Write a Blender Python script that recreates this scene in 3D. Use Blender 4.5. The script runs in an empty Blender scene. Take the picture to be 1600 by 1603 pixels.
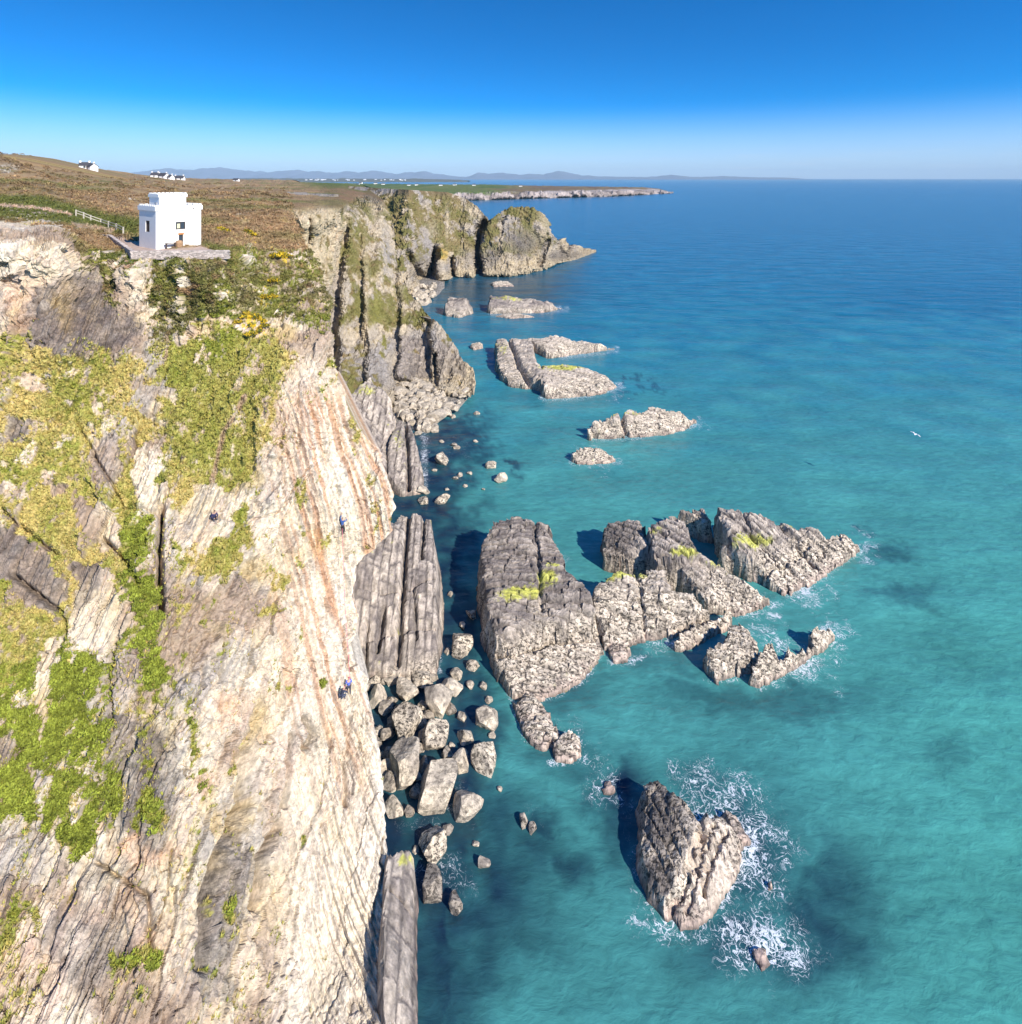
import bpy, math, random
import numpy as np
from mathutils import Vector, Matrix
R = math.radians
sc = bpy.context.scene
random.seed(7); rng = np.random.default_rng(7)

# ------------------------------------------------------------------ camera, world, sun, exposure
W_PX, H_PX = 1600.0, 1603.0
F = 900.0            # focal length in photo pixels
V0 = 278.0           # row of the horizon
H = 60.0             # camera height above the sea (m)
cd = bpy.data.cameras.new("camera"); cam = bpy.data.objects.new("camera", cd)
sc.collection.objects.link(cam); sc.camera = cam
cam.location = (0, 0, H); cam.rotation_euler = (R(90), 0, 0)
cd.sensor_fit = 'HORIZONTAL'; cd.sensor_width = 36.0; cd.lens = 36.0 * F / W_PX
cd.shift_y = -(H_PX / 2 - V0) / W_PX
cd.clip_start = 0.5; cd.clip_end = 90000

SUN_AZ, SUN_EL = 135.0, 33.0      # bearing clockwise from +Y
w = bpy.data.worlds.new("World"); sc.world = w; w.use_nodes = True
wn = w.node_tree; wn.nodes.clear()
def N(nt, t, **k):
    n = nt.nodes.new(t)
    for a, b in k.items(): setattr(n, a, b)
    return n
out = N(wn, 'ShaderNodeOutputWorld'); bg = N(wn, 'ShaderNodeBackground')
sky = N(wn, 'ShaderNodeTexSky', sky_type='NISHITA', sun_disc=False)
sky.sun_elevation = R(SUN_EL); sky.sun_rotation = R(SUN_AZ)
sky.altitude = 0; sky.air_density = 1.0; sky.dust_density = 0.25; sky.ozone_density = 3.0
tc = N(wn, 'ShaderNodeTexCoord'); sep = N(wn, 'ShaderNodeSeparateXYZ')
wn.links.new(tc.outputs['Generated'], sep.inputs[0])
zz = N(wn, 'ShaderNodeMath', operation='MULTIPLY'); zz.inputs[1].default_value = 2.2
wn.links.new(sep.outputs[2], zz.inputs[0])
cmb = N(wn, 'ShaderNodeCombineXYZ')
wn.links.new(sep.outputs[0], cmb.inputs[0]); wn.links.new(sep.outputs[1], cmb.inputs[1]); wn.links.new(zz.outputs[0], cmb.inputs[2])
nrm = N(wn, 'ShaderNodeVectorMath', operation='NORMALIZE'); wn.links.new(cmb.outputs[0], nrm.inputs[0])
wn.links.new(nrm.outputs[0], sky.inputs['Vector'])
hs = N(wn, 'ShaderNodeHueSaturation'); hs.inputs['Saturation'].default_value = 1.55; hs.inputs['Hue'].default_value = 0.5
wn.links.new(sky.outputs[0], hs.inputs['Color'])
# thin streaks of cloud low over the land
mp = N(wn, 'ShaderNodeMapping'); mp.inputs['Scale'].default_value = (6, 6, 90)
wn.links.new(tc.outputs['Generated'], mp.inputs[0])
cn = N(wn, 'ShaderNodeTexNoise'); cn.inputs['Scale'].default_value = 2.0; cn.inputs['Detail'].default_value = 6
wn.links.new(mp.outputs[0], cn.inputs['Vector'])
cr = N(wn, 'ShaderNodeMapRange'); cr.inputs[1].default_value = 0.55; cr.inputs[2].default_value = 0.8; cr.inputs[4].default_value = 0.35
wn.links.new(cn.outputs[0], cr.inputs[0])
band = N(wn, 'ShaderNodeMapRange', interpolation_type='SMOOTHSTEP'); band.inputs[1].default_value = 0.07; band.inputs[2].default_value = 0.02
wn.links.new(sep.outputs[2], band.inputs[0])
mm = N(wn, 'ShaderNodeMath', operation='MULTIPLY'); wn.links.new(cr.outputs[0], mm.inputs[0]); wn.links.new(band.outputs[0], mm.inputs[1])
tint = N(wn, 'ShaderNodeVectorMath', operation='MULTIPLY'); tint.inputs[1].default_value = (.75, .88, 1.0); wn.links.new(hs.outputs[0], tint.inputs[0])
hb = N(wn, 'ShaderNodeMapRange', interpolation_type='SMOOTHSTEP'); hb.inputs[1].default_value = 0.125; hb.inputs[2].default_value = 0.0; hb.inputs[4].default_value = .85
wn.links.new(sep.outputs[2], hb.inputs[0])
hmix = N(wn, 'ShaderNodeMix', data_type='RGBA'); hmix.inputs[7].default_value = (2.1, 2.95, 4.5, 1); wn.links.new(hb.outputs[0], hmix.inputs[0]); wn.links.new(tint.outputs[0], hmix.inputs[6])
mx = N(wn, 'ShaderNodeMix', data_type='RGBA'); mx.inputs[7].default_value = (3.2, 3.6, 4.4, 1)
wn.links.new(mm.outputs[0], mx.inputs[0]); wn.links.new(hmix.outputs[2], mx.inputs[6])
wn.links.new(mx.outputs[2], bg.inputs[0]); bg.inputs[1].default_value = 0.15
wn.links.new(bg.outputs[0], out.inputs[0])

sl = bpy.data.lights.new("sun", 'SUN'); sl.energy = 5.0; sl.angle = R(0.53); sl.color = (1.0, 0.93, 0.83)
so = bpy.data.objects.new("sun", sl); sc.collection.objects.link(so)
sd = Vector((math.sin(R(SUN_AZ)) * math.cos(R(SUN_EL)), math.cos(R(SUN_AZ)) * math.cos(R(SUN_EL)), math.sin(R(SUN_EL))))
so.rotation_euler = sd.to_track_quat('Z', 'Y').to_euler(); so.location = (60, -60, 120)
sc.view_settings.view_transform = 'Standard'; sc.view_settings.look = 'None'
sc.view_settings.exposure = 0.5; sc.view_settings.gamma = 1.0
sc.cycles.max_bounces = 5; sc.cycles.diffuse_bounces = 3; sc.cycles.volume_bounces = 0

# ------------------------------------------------------------------ numpy helpers
_p = rng.permutation(256); _p = np.concatenate([_p, _p, _p])
_g = rng.normal(size=(256, 3)); _g /= np.linalg.norm(_g, axis=1)[:, None]
def perlin(x, y, z):
    x, y, z = np.broadcast_arrays(x, y, z)
    xi = np.floor(x).astype(np.int64); yi = np.floor(y).astype(np.int64); zi = np.floor(z).astype(np.int64)
    xf, yf, zf = x - xi, y - yi, z - zi
    xi &= 255; yi &= 255; zi &= 255
    fu = xf * xf * xf * (xf * (xf * 6 - 15) + 10); fv = yf * yf * yf * (yf * (yf * 6 - 15) + 10); fw = zf * zf * zf * (zf * (zf * 6 - 15) + 10)
    def c(i, j, k):
        g = _g[_p[_p[_p[xi + i] + yi + j] + zi + k]]
        return g[..., 0] * (xf - i) + g[..., 1] * (yf - j) + g[..., 2] * (zf - k)
    def l(a, b, t): return a + (b - a) * t
    return l(l(l(c(0,0,0), c(1,0,0), fu), l(c(0,1,0), c(1,1,0), fu), fv), l(l(c(0,0,1), c(1,0,1), fu), l(c(0,1,1), c(1,1,1), fu), fv), fw) * 1.5
def fbm(x, y, z, o=4, g=0.5):
    s = 0; a = 1; t = 0
    for i in range(o):
        s = s + a * perlin(x * 2**i + 17.3 * i, y * 2**i - 9.1 * i, z * 2**i + 4.7 * i); t += a; a *= g
    return s / t
def ridged(x, y, z, o=3):
    s = 0; a = 1; t = 0
    for i in range(o):
        s = s + a * (1 - np.abs(perlin(x * 2**i + 31 * i, y * 2**i + 5 * i, z * 2**i)) * 2); t += a; a *= 0.5
    return s / t
def cells(x, y, z):
    """worley: returns per-cell random value, and the distance between first and second feature point"""
    xi = np.floor(x).astype(np.int64); yi = np.floor(y).astype(np.int64); zi = np.floor(z).astype(np.int64)
    b1 = np.full(x.shape, 9.0); b2 = np.full(x.shape, 9.0); val = np.zeros(x.shape)
    for i in (-1, 0, 1):
        for j in (-1, 0, 1):
            for k in (-1, 0, 1):
                a, b, c = xi + i, yi + j, zi + k
                h = _p[_p[_p[a & 255] + (b & 255)] + (c & 255)]
                px = a + _p[h] / 256.0; py = b + _p[h + 57] / 256.0; pz = c + _p[h + 131] / 256.0
                d = (px - x)**2 + (py - y)**2 + (pz - z)**2
                m = d < b1
                b2 = np.where(m, b1, np.minimum(b2, d)); val = np.where(m, h / 255.0, val); b1 = np.where(m, d, b1)
    return val, np.sqrt(b2) - np.sqrt(b1)
def sstep(a, b, x):
    t = np.clip((x - a) / (b - a), 0, 1); return t * t * (3 - 2 * t)
def sdf(px, py, poly):
    """signed distance to polygon, positive inside"""
    poly = np.asarray(poly, float)[:, :2]; d = np.full(np.shape(px), 1e18); ins = np.zeros(np.shape(px), bool)
    n = len(poly)
    for i in range(n):
        a = poly[i]; b = poly[(i + 1) % n]; e = b - a
        wx, wy = px - a[0], py - a[1]
        t = np.clip((wx * e[0] + wy * e[1]) / (e @ e + 1e-12), 0, 1)
        d = np.minimum(d, (wx - e[0] * t)**2 + (wy - e[1] * t)**2)
        c = ((a[1] > py) != (b[1] > py)) & (px < (b[0] - a[0]) * (py - a[1]) / (b[1] - a[1] + 1e-12) + a[0])
        ins ^= c
    d = np.sqrt(d); return np.where(ins, d, -d)
def linedist(px, py, pts):
    d = np.full(np.shape(px), 1e18)
    for a, b in zip(pts[:-1], pts[1:]):
        ex, ey = b[0] - a[0], b[1] - a[1]; wx, wy = px - a[0], py - a[1]
        t = np.clip((wx * ex + wy * ey) / (ex * ex + ey * ey + 1e-12), 0, 1)
        d = np.minimum(d, (wx - ex * t)**2 + (wy - ey * t)**2)
    return np.sqrt(d)
def tps(pts, vals, sm=1e-4):
    pts = np.asarray(pts, float) / 500.0; vals = np.asarray(vals, float); n = len(pts)
    def U(r2): return 0.5 * r2 * np.log(r2 + 1e-12)
    K = U(((pts[:, None] - pts[None])**2).sum(-1)) + np.eye(n) * sm
    Pm = np.c_[np.ones(n), pts]
    A = np.zeros((n + 3, n + 3)); A[:n, :n] = K; A[:n, n:] = Pm; A[n:, :n] = Pm.T
    c = np.linalg.solve(A, np.r_[vals, 0, 0, 0])
    def f(u, v):
        u = np.asarray(u) / 500.0; v = np.asarray(v) / 500.0
        s = c[n] + c[n + 1] * u + c[n + 2] * v
        for i in range(n): s = s + c[i] * U((u - pts[i, 0])**2 + (v - pts[i, 1])**2)
        return s
    return f
def unproj(u, v, y):
    u, v, y = np.broadcast_arrays(u, v, y)
    return np.stack([(u - 800.0) * y / F, y + 0.0, H - y * (v - V0) / F], -1)
def at_h(u, v, h=0.0):
    """world point seen at photo pixel (u,v) lying at height h"""
    y = (H - h) * F / (v - V0)
    return Vector(((u - 800.0) * y / F, y, h))
def grid_faces(ny, nx, mask=None):
    i = np.arange(ny * nx).reshape(ny, nx)
    q = np.stack([i[:-1, :-1], i[:-1, 1:], i[1:, 1:], i[1:, :-1]], -1).reshape(-1, 4)
    if mask is not None:
        m = (mask[:-1, :-1] | mask[:-1, 1:] | mask[1:, 1:] | mask[1:, :-1]).reshape(-1); q = q[m]
    return q
def mesh_np(name, verts, faces, mat, cols=None, aux=None, smooth=False, parent=None):
    me = bpy.data.meshes.new(name); verts = np.asarray(verts, np.float32).reshape(-1, 3); faces = np.asarray(faces, np.int32)
    k = faces.shape[1]
    me.vertices.add(len(verts)); me.vertices.foreach_set('co', verts.ravel())
    me.loops.add(faces.size); me.loops.foreach_set('vertex_index', faces.ravel())
    me.polygons.add(len(faces)); me.polygons.foreach_set('loop_start', np.arange(0, faces.size, k, dtype=np.int32))
    me.polygons.foreach_set('loop_total', np.full(len(faces), k, np.int32))
    me.polygons.foreach_set('use_smooth', np.full(len(faces), smooth, bool))
    me.update(calc_edges=True)
    for nm, c in (('Col', cols), ('Aux', aux)):
        if c is not None:
            c = np.asarray(c, np.float32).reshape(-1, 3)
            at = me.attributes.new(nm, 'FLOAT_COLOR', 'POINT'); at.data.foreach_set('color', np.c_[c, np.ones(len(c), np.float32)].astype(np.float32).ravel())
    me.materials.append(mat)
    o = bpy.data.objects.new(name, me); sc.collection.objects.link(o)
    if parent: o.parent = parent
    return o
def normals(P):
    a = np.gradient(P, axis=1); b = np.gradient(P, axis=0); n = np.cross(a, b)
    n /= np.linalg.norm(n, axis=-1, keepdims=True) + 1e-9
    view = P - np.array([0, 0, H]); s = np.sign((n * view).sum(-1, keepdims=True)); return -n * np.where(s == 0, 1, s)
def tag(o, label, cat=None, group=None, kind=None):
    if label: o['label'] = label
    if cat: o['category'] = cat
    if group: o['group'] = group
    if kind: o['kind'] = kind
    return o
def struct(o, kind='structure', label=None, cat=None):
    o['kind'] = kind
    return tag(o, label, cat)
def lerp(a, b, t):
    t = np.asarray(t)[..., None]; return np.asarray(a) * (1 - t) + np.asarray(b) * t

# ------------------------------------------------------------------ materials
def newmat(name):
    m = bpy.data.materials.new(name); m.use_nodes = True; nt = m.node_tree
    return m, nt, nt.nodes['Principled BSDF'], nt.nodes['Material Output']
def simple(name, col, rough=0.8, noise=0.12, scale=3.0, bump=0.0, spec=0.3):
    m, nt, b, o = newmat(name)
    b.inputs['Roughness'].default_value = rough; b.inputs['Specular IOR Level'].default_value = spec
    g = N(nt, 'ShaderNodeNewGeometry'); n = N(nt, 'ShaderNodeTexNoise'); n.inputs['Scale'].default_value = scale; n.inputs['Detail'].default_value = 5
    nt.links.new(g.outputs['Position'], n.inputs['Vector'])
    r = N(nt, 'ShaderNodeMapRange'); r.inputs[1].default_value = .3; r.inputs[2].default_value = .7; r.inputs[3].default_value = 1 - noise; r.inputs[4].default_value = 1 + noise
    nt.links.new(n.outputs[0], r.inputs[0])
    v = N(nt, 'ShaderNodeVectorMath', operation='SCALE'); v.inputs[0].default_value = col
    nt.links.new(r.outputs[0], v.inputs['Scale']); nt.links.new(v.outputs[0], b.inputs['Base Color'])
    if bump:
        bp = N(nt, 'ShaderNodeBump'); bp.inputs['Strength'].default_value = bump; bp.inputs['Distance'].default_value = 0.05
        nt.links.new(n.outputs[0], bp.inputs['Height']); nt.links.new(bp.outputs[0], b.inputs['Normal'])
    return m
def rockmat(name, fine=1.0, bump=0.6, spec=0.25, var=0.35):
    """albedo from the Col attribute; Aux.r = barnacle speckle, Aux.g = plants, Aux.b = wetness"""
    m, nt, b, o = newmat(name); L = nt.links.new
    ca = N(nt, 'ShaderNodeAttribute', attribute_name='Col'); ax = N(nt, 'ShaderNodeAttribute', attribute_name='Aux')
    sp = N(nt, 'ShaderNodeSeparateColor'); L(ax.outputs['Color'], sp.inputs[0])
    g = N(nt, 'ShaderNodeNewGeometry')
    n1 = N(nt, 'ShaderNodeTexNoise'); n1.inputs['Scale'].default_value = 2.3 * fine; n1.inputs['Detail'].default_value = 8; n1.inputs['Roughness'].default_value = 0.65
    L(g.outputs['Position'], n1.inputs['Vector'])
    r1 = N(nt, 'ShaderNodeMapRange'); r1.inputs[1].default_value = .3; r1.inputs[2].default_value = .7; r1.inputs[3].default_value = 1 - var; r1.inputs[4].default_value = 1 + var
    L(n1.outputs[0], r1.inputs[0])
    v1 = N(nt, 'ShaderNodeVectorMath', operation='SCALE'); L(ca.outputs['Color'], v1.inputs[0]); L(r1.outputs[0], v1.inputs['Scale'])
    # barnacles and black lichen
    mpg = N(nt, 'ShaderNodeMapping'); mpg.inputs['Scale'].default_value = (1.0, 1.9, 1.5); mpg.inputs['Rotation'].default_value = (0, 0, 0.5)
    L(g.outputs['Position'], mpg.inputs[0])
    n2 = N(nt, 'ShaderNodeTexNoise'); n2.inputs['Scale'].default_value = 2.2 * fine; n2.inputs['Detail'].default_value = 5; n2.inputs['Roughness'].default_value = 0.75; n2.inputs['Distortion'].default_value = 0.6
    L(mpg.outputs[0], n2.inputs['Vector'])
    r2 = N(nt, 'ShaderNodeMapRange'); r2.inputs[1].default_value = .50; r2.inputs[2].default_value = .545
    L(n2.outputs[0], r2.inputs[0])
    mul = N(nt, 'ShaderNodeMath', operation='MULTIPLY'); L(r2.outputs[0], mul.inputs[0]); L(sp.outputs[0], mul.inputs[1])
    mix = N(nt, 'ShaderNodeMix', data_type='RGBA'); mix.inputs[7].default_value = (0.035, 0.03, 0.025, 1)
    L(mul.outputs[0], mix.inputs[0]); L(v1.outputs[0], mix.inputs[6])
    L(mix.outputs[2], b.inputs['Base Color'])
    rr = N(nt, 'ShaderNodeMapRange'); rr.inputs[3].default_value = 0.92; rr.inputs[4].default_value = 0.35; L(sp.outputs[2], rr.inputs[0]); L(rr.outputs[0], b.inputs['Roughness'])
    b.inputs['Specular IOR Level'].default_value = spec
    bp = N(nt, 'ShaderNodeBump'); bp.inputs['Strength'].default_value = bump; bp.inputs['Distance'].default_value = 0.25 / fine
    L(n1.outputs[0], bp.inputs['Height']); L(bp.outputs[0], b.inputs['Normal'])
    return m
M_CLIFF = rockmat('cliff_rock', 1.0, 0.55, 0.15)
M_FAR = rockmat('far_cliff_rock', 0.35, 0.7, 0.1)
M_ROCK = rockmat('sea_rock', 1.0, 0.7, 0.25)
M_LAND = rockmat('far_land', 0.03, 0.3, 0.05, 0.25)

# palettes (albedo)
PALE = np.array([.53, .435, .295]); WHITE = np.array([.70, .62, .50]); GREY = np.array([.26, .235, .215]); DARK = np.array([.13, .10, .09])
BROWN = np.array([.25, .185, .15]); ORANGE = np.array([.50, .27, .15]); PINK = np.array([.50, .33, .27]); OCHRE = np.array([.48, .36, .15])
STRAW = np.array([.52, .42, .15]); GRASS = np.array([.25, .275, .045]); GREEN = np.array([.21, .245, .035]); HEATH = np.array([.25, .155, .085])
SCRUB = np.array([.17, .15, .06]); SOIL = np.array([.42, .30, .22])

def moorcol(x, y):
    mz = fbm(x * .05, y * .05, 2.0, 5, .6); mz2 = fbm(x * .25, y * .25, 6.0, 4)
    c = lerp([.36, .235, .125], [.19, .13, .07], np.clip(.4 + mz * 1.8, 0, 1)); c = lerp(c, [.40, .30, .14], sstep(.0, .4, mz2) * .8)
    return lerp(c, [.16, .17, .05], sstep(.0, .35, fbm(x * .03 + 4, y * .03, 7.0, 4)) * .7)
def strata_relief(P, n, amp=1.0, rockm=None, lean=0.25, big=1.0):
    """real relief of a jointed, bedded rock face, in metres along n"""
    x, y, z = P[..., 0], P[..., 1], P[..., 2]
    q1 = x + lean * z - 0.2 * y; q2 = z * 1.0 - 0.55 * y
    wq = fbm(x * .11, y * .11, z * .11, 4); wr = fbm(x * .5, y * .5, z * .5 + 9, 4)
    c1, e1 = cells(q1 / 4.6 + wq * .7 + wr * .2, q2 / 8.0 + wr * .4, z * .07 + 2)
    c2, e2 = cells(q1 / 1.5 + wq * .8 + wr * .5, q2 / 2.7 + c1 * 5 + wr * .5, z * .2 + 7)
    c3, e3 = cells(q1 / 0.5 + wr, q2 / .95 + c2 * 3, z * .6 + 3)
    d = (c1 - .5) * 1.3 * big + (c2 - .5) * .8 + (c3 - .5) * .34
    on = sstep(-.05, .25, fbm(x * .2, y * .2 + 7, z * .2, 3))
    d = d - .5 * (1 - sstep(0, .07, e1)) * big * on - .28 * (1 - sstep(0, .10, e2)) * (.3 + .7 * on) - .10 * (1 - sstep(0, .12, e3))
    d = d + .35 * (ridged(q1 / 1.5 + wr, q2 / 6, y * .03, 3) - .5) + 1.0 * wr * big + .55 * fbm(x * 1.5, y * 1.5, z * 1.5, 4, .6) + .10 * fbm(x * 5, y * 5, z * 5, 2)
    return d * amp, c1, c2, c3, np.minimum(e1 * 1.6, e2) + .05 * (1 - on)

# ================================================================== SEA
# shallows, weedy reefs and surf are features of the water and sea bed
reefs = [(755,1425,105,90,.85),(690,1490,80,80,.85),(715,1330,60,60,.7),(890,1352,42,40,.75),(835,1285,28,38,.8),(765,1395,75,75,.8),(1290,1385,75,80,.75),(1255,1480,120,80,.85),(1425,935,62,24,.5),(1225,1095,120,28,.5),(1115,1090,90,24,.45),
  (965,1235,55,60,.95),(975,1300,60,70,.85),(1045,1040,70,22,.5),(880,1085,80,40,.55),(820,740,16,14,.8),(1385,862,36,16,.6),(870,1170,60,40,.6),(1480,1180,60,25,.3),(930,1060,50,22,.35),
  (1000,610,50,8,.6),(905,1200,50,22,.5),(800,1330,80,55,.75),(1170,1490,130,60,.8),(660,1440,40,90,.9),(640,1300,40,90,.9),(690,1220,70,140,.85),(1120,1340,130,130,.85),(1250,1440,70,100,.8),(1330,1420,60,60,.6), (830,690,30,12,.2)]
foams = [(1110,1340,115,110,.85),(1185,1330,50,90,.75),(1190,1480,85,60,.8),(1060,1440,75,40,.7),(950,1225,38,40,.55),(1090,1215,60,28,.45),(1255,915,55,34,.75),(1180,945,45,20,.5),
  (1240,1040,75,36,.75),(1300,985,30,24,.7),(1350,862,34,24,.6),(1200,990,40,26,.5),(860,870,34,34,.4),(940,1190,40,28,.35),(1040,1010,50,22,.5),(890,1150,45,35,.45),(960,1010,25,35,.4),
  (690,1370,50,60,.38),(720,1260,50,40,.3),(830,1270,20,30,.35),(660,1280,40,50,.28),(960,612,40,10,.45),(1098,663,18,8,.5),(940,722,50,8,.4),(700,700,60,40,.25),(1130,1240,80,50,.55)]
ua = np.concatenate([[-2600, -1400, -700, -300], np.arange(-120, 500, 30), np.arange(500, 1720, 3.5), [1800, 1950, 2200, 2700, 3600]])
va = np.concatenate([[V0 + 2.1, V0 + 2.4, V0 + 2.9, V0 + 3.6, V0 + 4.3], np.arange(V0 + 5, 330, 2.0), np.arange(330, 1680, 3.5), [1720, 1800, 1950, 2300, 3000, 5000]])
UU, VV = np.meshgrid(ua, va); YY = H * F / (VV - V0)
SP = np.stack([(UU - 800) * YY / F, YY, np.zeros_like(YY)], -1)
back = []
for yb in (-10, -80, -400, -3000):
    r = SP[-1].copy(); r[:, 0] = (ua - 800) * 0.09; r[:, 1] = yb; back.append(r)
SPf = np.concatenate([SP, np.array(back)], 0)
def spots(U, V, lst, p=1.0):
    s = np.zeros_like(U)
    for (a, b, ru, rv, k) in lst:
        s = np.maximum(s, k * np.exp(-(((U - a) / ru)**2 + ((V - b) / rv)**2)**p))
    return s
nz = fbm(SP[..., 0] * .09, SP[..., 1] * .09, 1.0, 4); nz2 = fbm(SP[..., 0] * .3, SP[..., 1] * .3, 3.0, 4)
nz3 = fbm(SP[..., 0] * .8, SP[..., 1] * .8, 7.0, 4); Uw = UU + nz * 60 + nz2 * 50 + nz3 * 14; Vw = VV + nz2 * 44 + nz * 40 + nz3 * 14
reef = spots(Uw, Vw, reefs, 1.4)
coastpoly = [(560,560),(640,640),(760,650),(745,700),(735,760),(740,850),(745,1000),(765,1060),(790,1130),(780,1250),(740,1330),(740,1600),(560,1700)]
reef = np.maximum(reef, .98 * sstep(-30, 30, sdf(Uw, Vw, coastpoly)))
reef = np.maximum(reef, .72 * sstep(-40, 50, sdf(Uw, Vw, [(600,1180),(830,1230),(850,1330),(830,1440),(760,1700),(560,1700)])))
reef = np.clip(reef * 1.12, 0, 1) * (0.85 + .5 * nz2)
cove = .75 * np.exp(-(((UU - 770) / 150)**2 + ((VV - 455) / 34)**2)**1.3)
off = sstep(820, 330, VV + .0 * UU + nz * 130)
off_shade = sstep(600, 330, VV + nz * 90); off_shade = np.maximum(off_shade, .9 * np.exp(-(((UU - 1500) / 330)**2 + ((VV + nz * 40 - 455) / 50)**2)**1.5))  # far right band: wind patch and cloud shadow painted into the water colour
c = lerp([.060, .255, .245], [.008, .165, .270], off); c = lerp(c, [.001, .108, .205], off_shade)
c = lerp(c, [.065, .290, .250], np.clip(sstep(1150, 1600, UU) * sstep(600, 1100, VV) * .8, 0, 1))
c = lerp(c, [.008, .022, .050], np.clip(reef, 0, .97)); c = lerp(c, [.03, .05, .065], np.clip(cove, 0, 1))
c = c * (1 + .12 * nz[..., None] + .10 * fbm(SP[..., 0] * .02, SP[..., 1] * .02, 9.0, 3)[..., None])
fo = spots(UU + nz2 * 60 + nz3 * 26, VV + nz * 30 + nz2 * 40 + nz3 * 26, foams, 1.2) * (.85 + .8 * fbm(SP[..., 0] * .45, SP[..., 1] * .45, 12.0, 3))
rims = [[(940,1018),(918,1062),(870,1088),(842,1096)],[(1356,858),(1300,893),(1232,932)],[(1218,948),(1180,962),(1125,962)],[(1112,990),(1050,1008),(990,1036),(955,1036)],[(925,686),(1000,684),(1094,664)],[(850,624),(905,622),(972,606)],[(880,558),(966,547)],[(770,490),(886,484)],
  [(1108,1062),(1150,1064),(1190,1025)],[(1188,1078),(1240,1044),(1306,1000)],[(1000,1340),(1040,1410),(1075,1448),(1130,1420),(1170,1350),(1168,1300)],[(896,724),(970,722)],[(862,1195),(912,1188)],[(775,1010),(800,1090),(825,1160)],[(684,900),(686,1050)],[(664,640),(664,760)]]
for rl in rims: fo = np.maximum(fo, .62 * np.exp(-(linedist(UU + nz3 * 6, VV + nz2 * 8, rl) / 8.0)**2) * (.8 + .8 * nz2))
nb = len(back)
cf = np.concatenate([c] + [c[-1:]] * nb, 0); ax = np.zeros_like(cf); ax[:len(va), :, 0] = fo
ax[:len(va), :, 1] = sstep(200, 1200, YY)
m, nt, b, o = newmat('sea_water'); L = nt.links.new
ca = N(nt, 'ShaderNodeAttribute', attribute_name='Col'); aa = N(nt, 'ShaderNodeAttribute', attribute_name='Aux'); sp = N(nt, 'ShaderNodeSeparateColor'); L(aa.outputs['Color'], sp.inputs[0])
g = N(nt, 'ShaderNodeNewGeometry')
mp1 = N(nt, 'ShaderNodeMapping'); mp1.inputs['Scale'].default_value = (.55, 1.1, 1); mp1.inputs['Rotation'].default_value = (0, 0, R(-28)); L(g.outputs['Position'], mp1.inputs[0])
w1 = N(nt, 'ShaderNodeTexNoise'); w1.inputs['Scale'].default_value = .9; w1.inputs['Detail'].default_value = 7; w1.inputs['Roughness'].default_value = .62; w1.inputs['Distortion'].default_value = .4; L(mp1.outputs[0], w1.inputs[0])
mp2 = N(nt, 'ShaderNodeMapping'); mp2.inputs['Scale'].default_value = (.05, .11, 1); mp2.inputs['Rotation'].default_value = (0, 0, R(20)); L(g.outputs['Position'], mp2.inputs[0])
w2 = N(nt, 'ShaderNodeTexNoise'); w2.inputs['Scale'].default_value = 1.0; w2.inputs['Detail'].default_value = 5; L(mp2.outputs[0], w2.inputs[0])
b1 = N(nt, 'ShaderNodeBump'); b1.inputs['Strength'].default_value = .35; b1.inputs['Distance'].default_value = .5; L(w1.outputs[0], b1.inputs['Height'])
b2 = N(nt, 'ShaderNodeBump'); b2.inputs['Strength'].default_value = .4; b2.inputs['Distance'].default_value = 3.0; L(w2.outputs[0], b2.inputs['Height']); L(b1.outputs[0], b2.inputs['Normal'])
L(b2.outputs[0], b.inputs['Normal'])
tv = N(nt, 'ShaderNodeMapRange'); tv.inputs[1].default_value = .35; tv.inputs[2].default_value = .65; tv.inputs[3].default_value = .88; tv.inputs[4].default_value = 1.12; L(w1.outputs[0], tv.inputs[0])
tv2 = N(nt, 'ShaderNodeMapRange'); tv2.inputs[1].default_value = .3; tv2.inputs[2].default_value = .7; tv2.inputs[3].default_value = .85; tv2.inputs[4].default_value = 1.15; L(w2.outputs[0], tv2.inputs[0])
tm = N(nt, 'ShaderNodeMath', operation='MULTIPLY'); L(tv.outputs[0], tm.inputs[0]); L(tv2.outputs[0], tm.inputs[1])
vs = N(nt, 'ShaderNodeVectorMath', operation='SCALE'); L(ca.outputs['Color'], vs.inputs[0]); L(tm.outputs[0], vs.inputs['Scale'])
# lacy foam
fd = N(nt, 'ShaderNodeTexNoise'); fd.inputs['Scale'].default_value = .75; fd.inputs['Detail'].default_value = 4; L(g.outputs['Position'], fd.inputs[0])
fa = N(nt, 'ShaderNodeVectorMath', operation='MULTIPLY_ADD'); fa.inputs[1].default_value = (3.6, 3.6, 0); L(fd.outputs['Color'], fa.inputs[0]); L(g.outputs['Position'], fa.inputs[2])
vo = N(nt, 'ShaderNodeTexVoronoi', feature='DISTANCE_TO_EDGE'); vo.inputs['Scale'].default_value = 1.5; L(fa.outputs[0], vo.inputs['Vector'])
f2 = N(nt, 'ShaderNodeTexNoise'); f2.inputs['Scale'].default_value = 3.0; f2.inputs['Detail'].default_value = 6; f2.inputs['Roughness'].default_value = .7; L(fa.outputs[0], f2.inputs[0])
vo2 = N(nt, 'ShaderNodeTexVoronoi', feature='DISTANCE_TO_EDGE'); vo2.inputs['Scale'].default_value = 2.9; L(fa.outputs[0], vo2.inputs['Vector'])
v2s = N(nt, 'ShaderNodeMath', operation='MULTIPLY_ADD'); v2s.inputs[1].default_value = 1.3; v2s.inputs[2].default_value = .02; L(vo2.outputs['Distance'], v2s.inputs[0])
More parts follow.
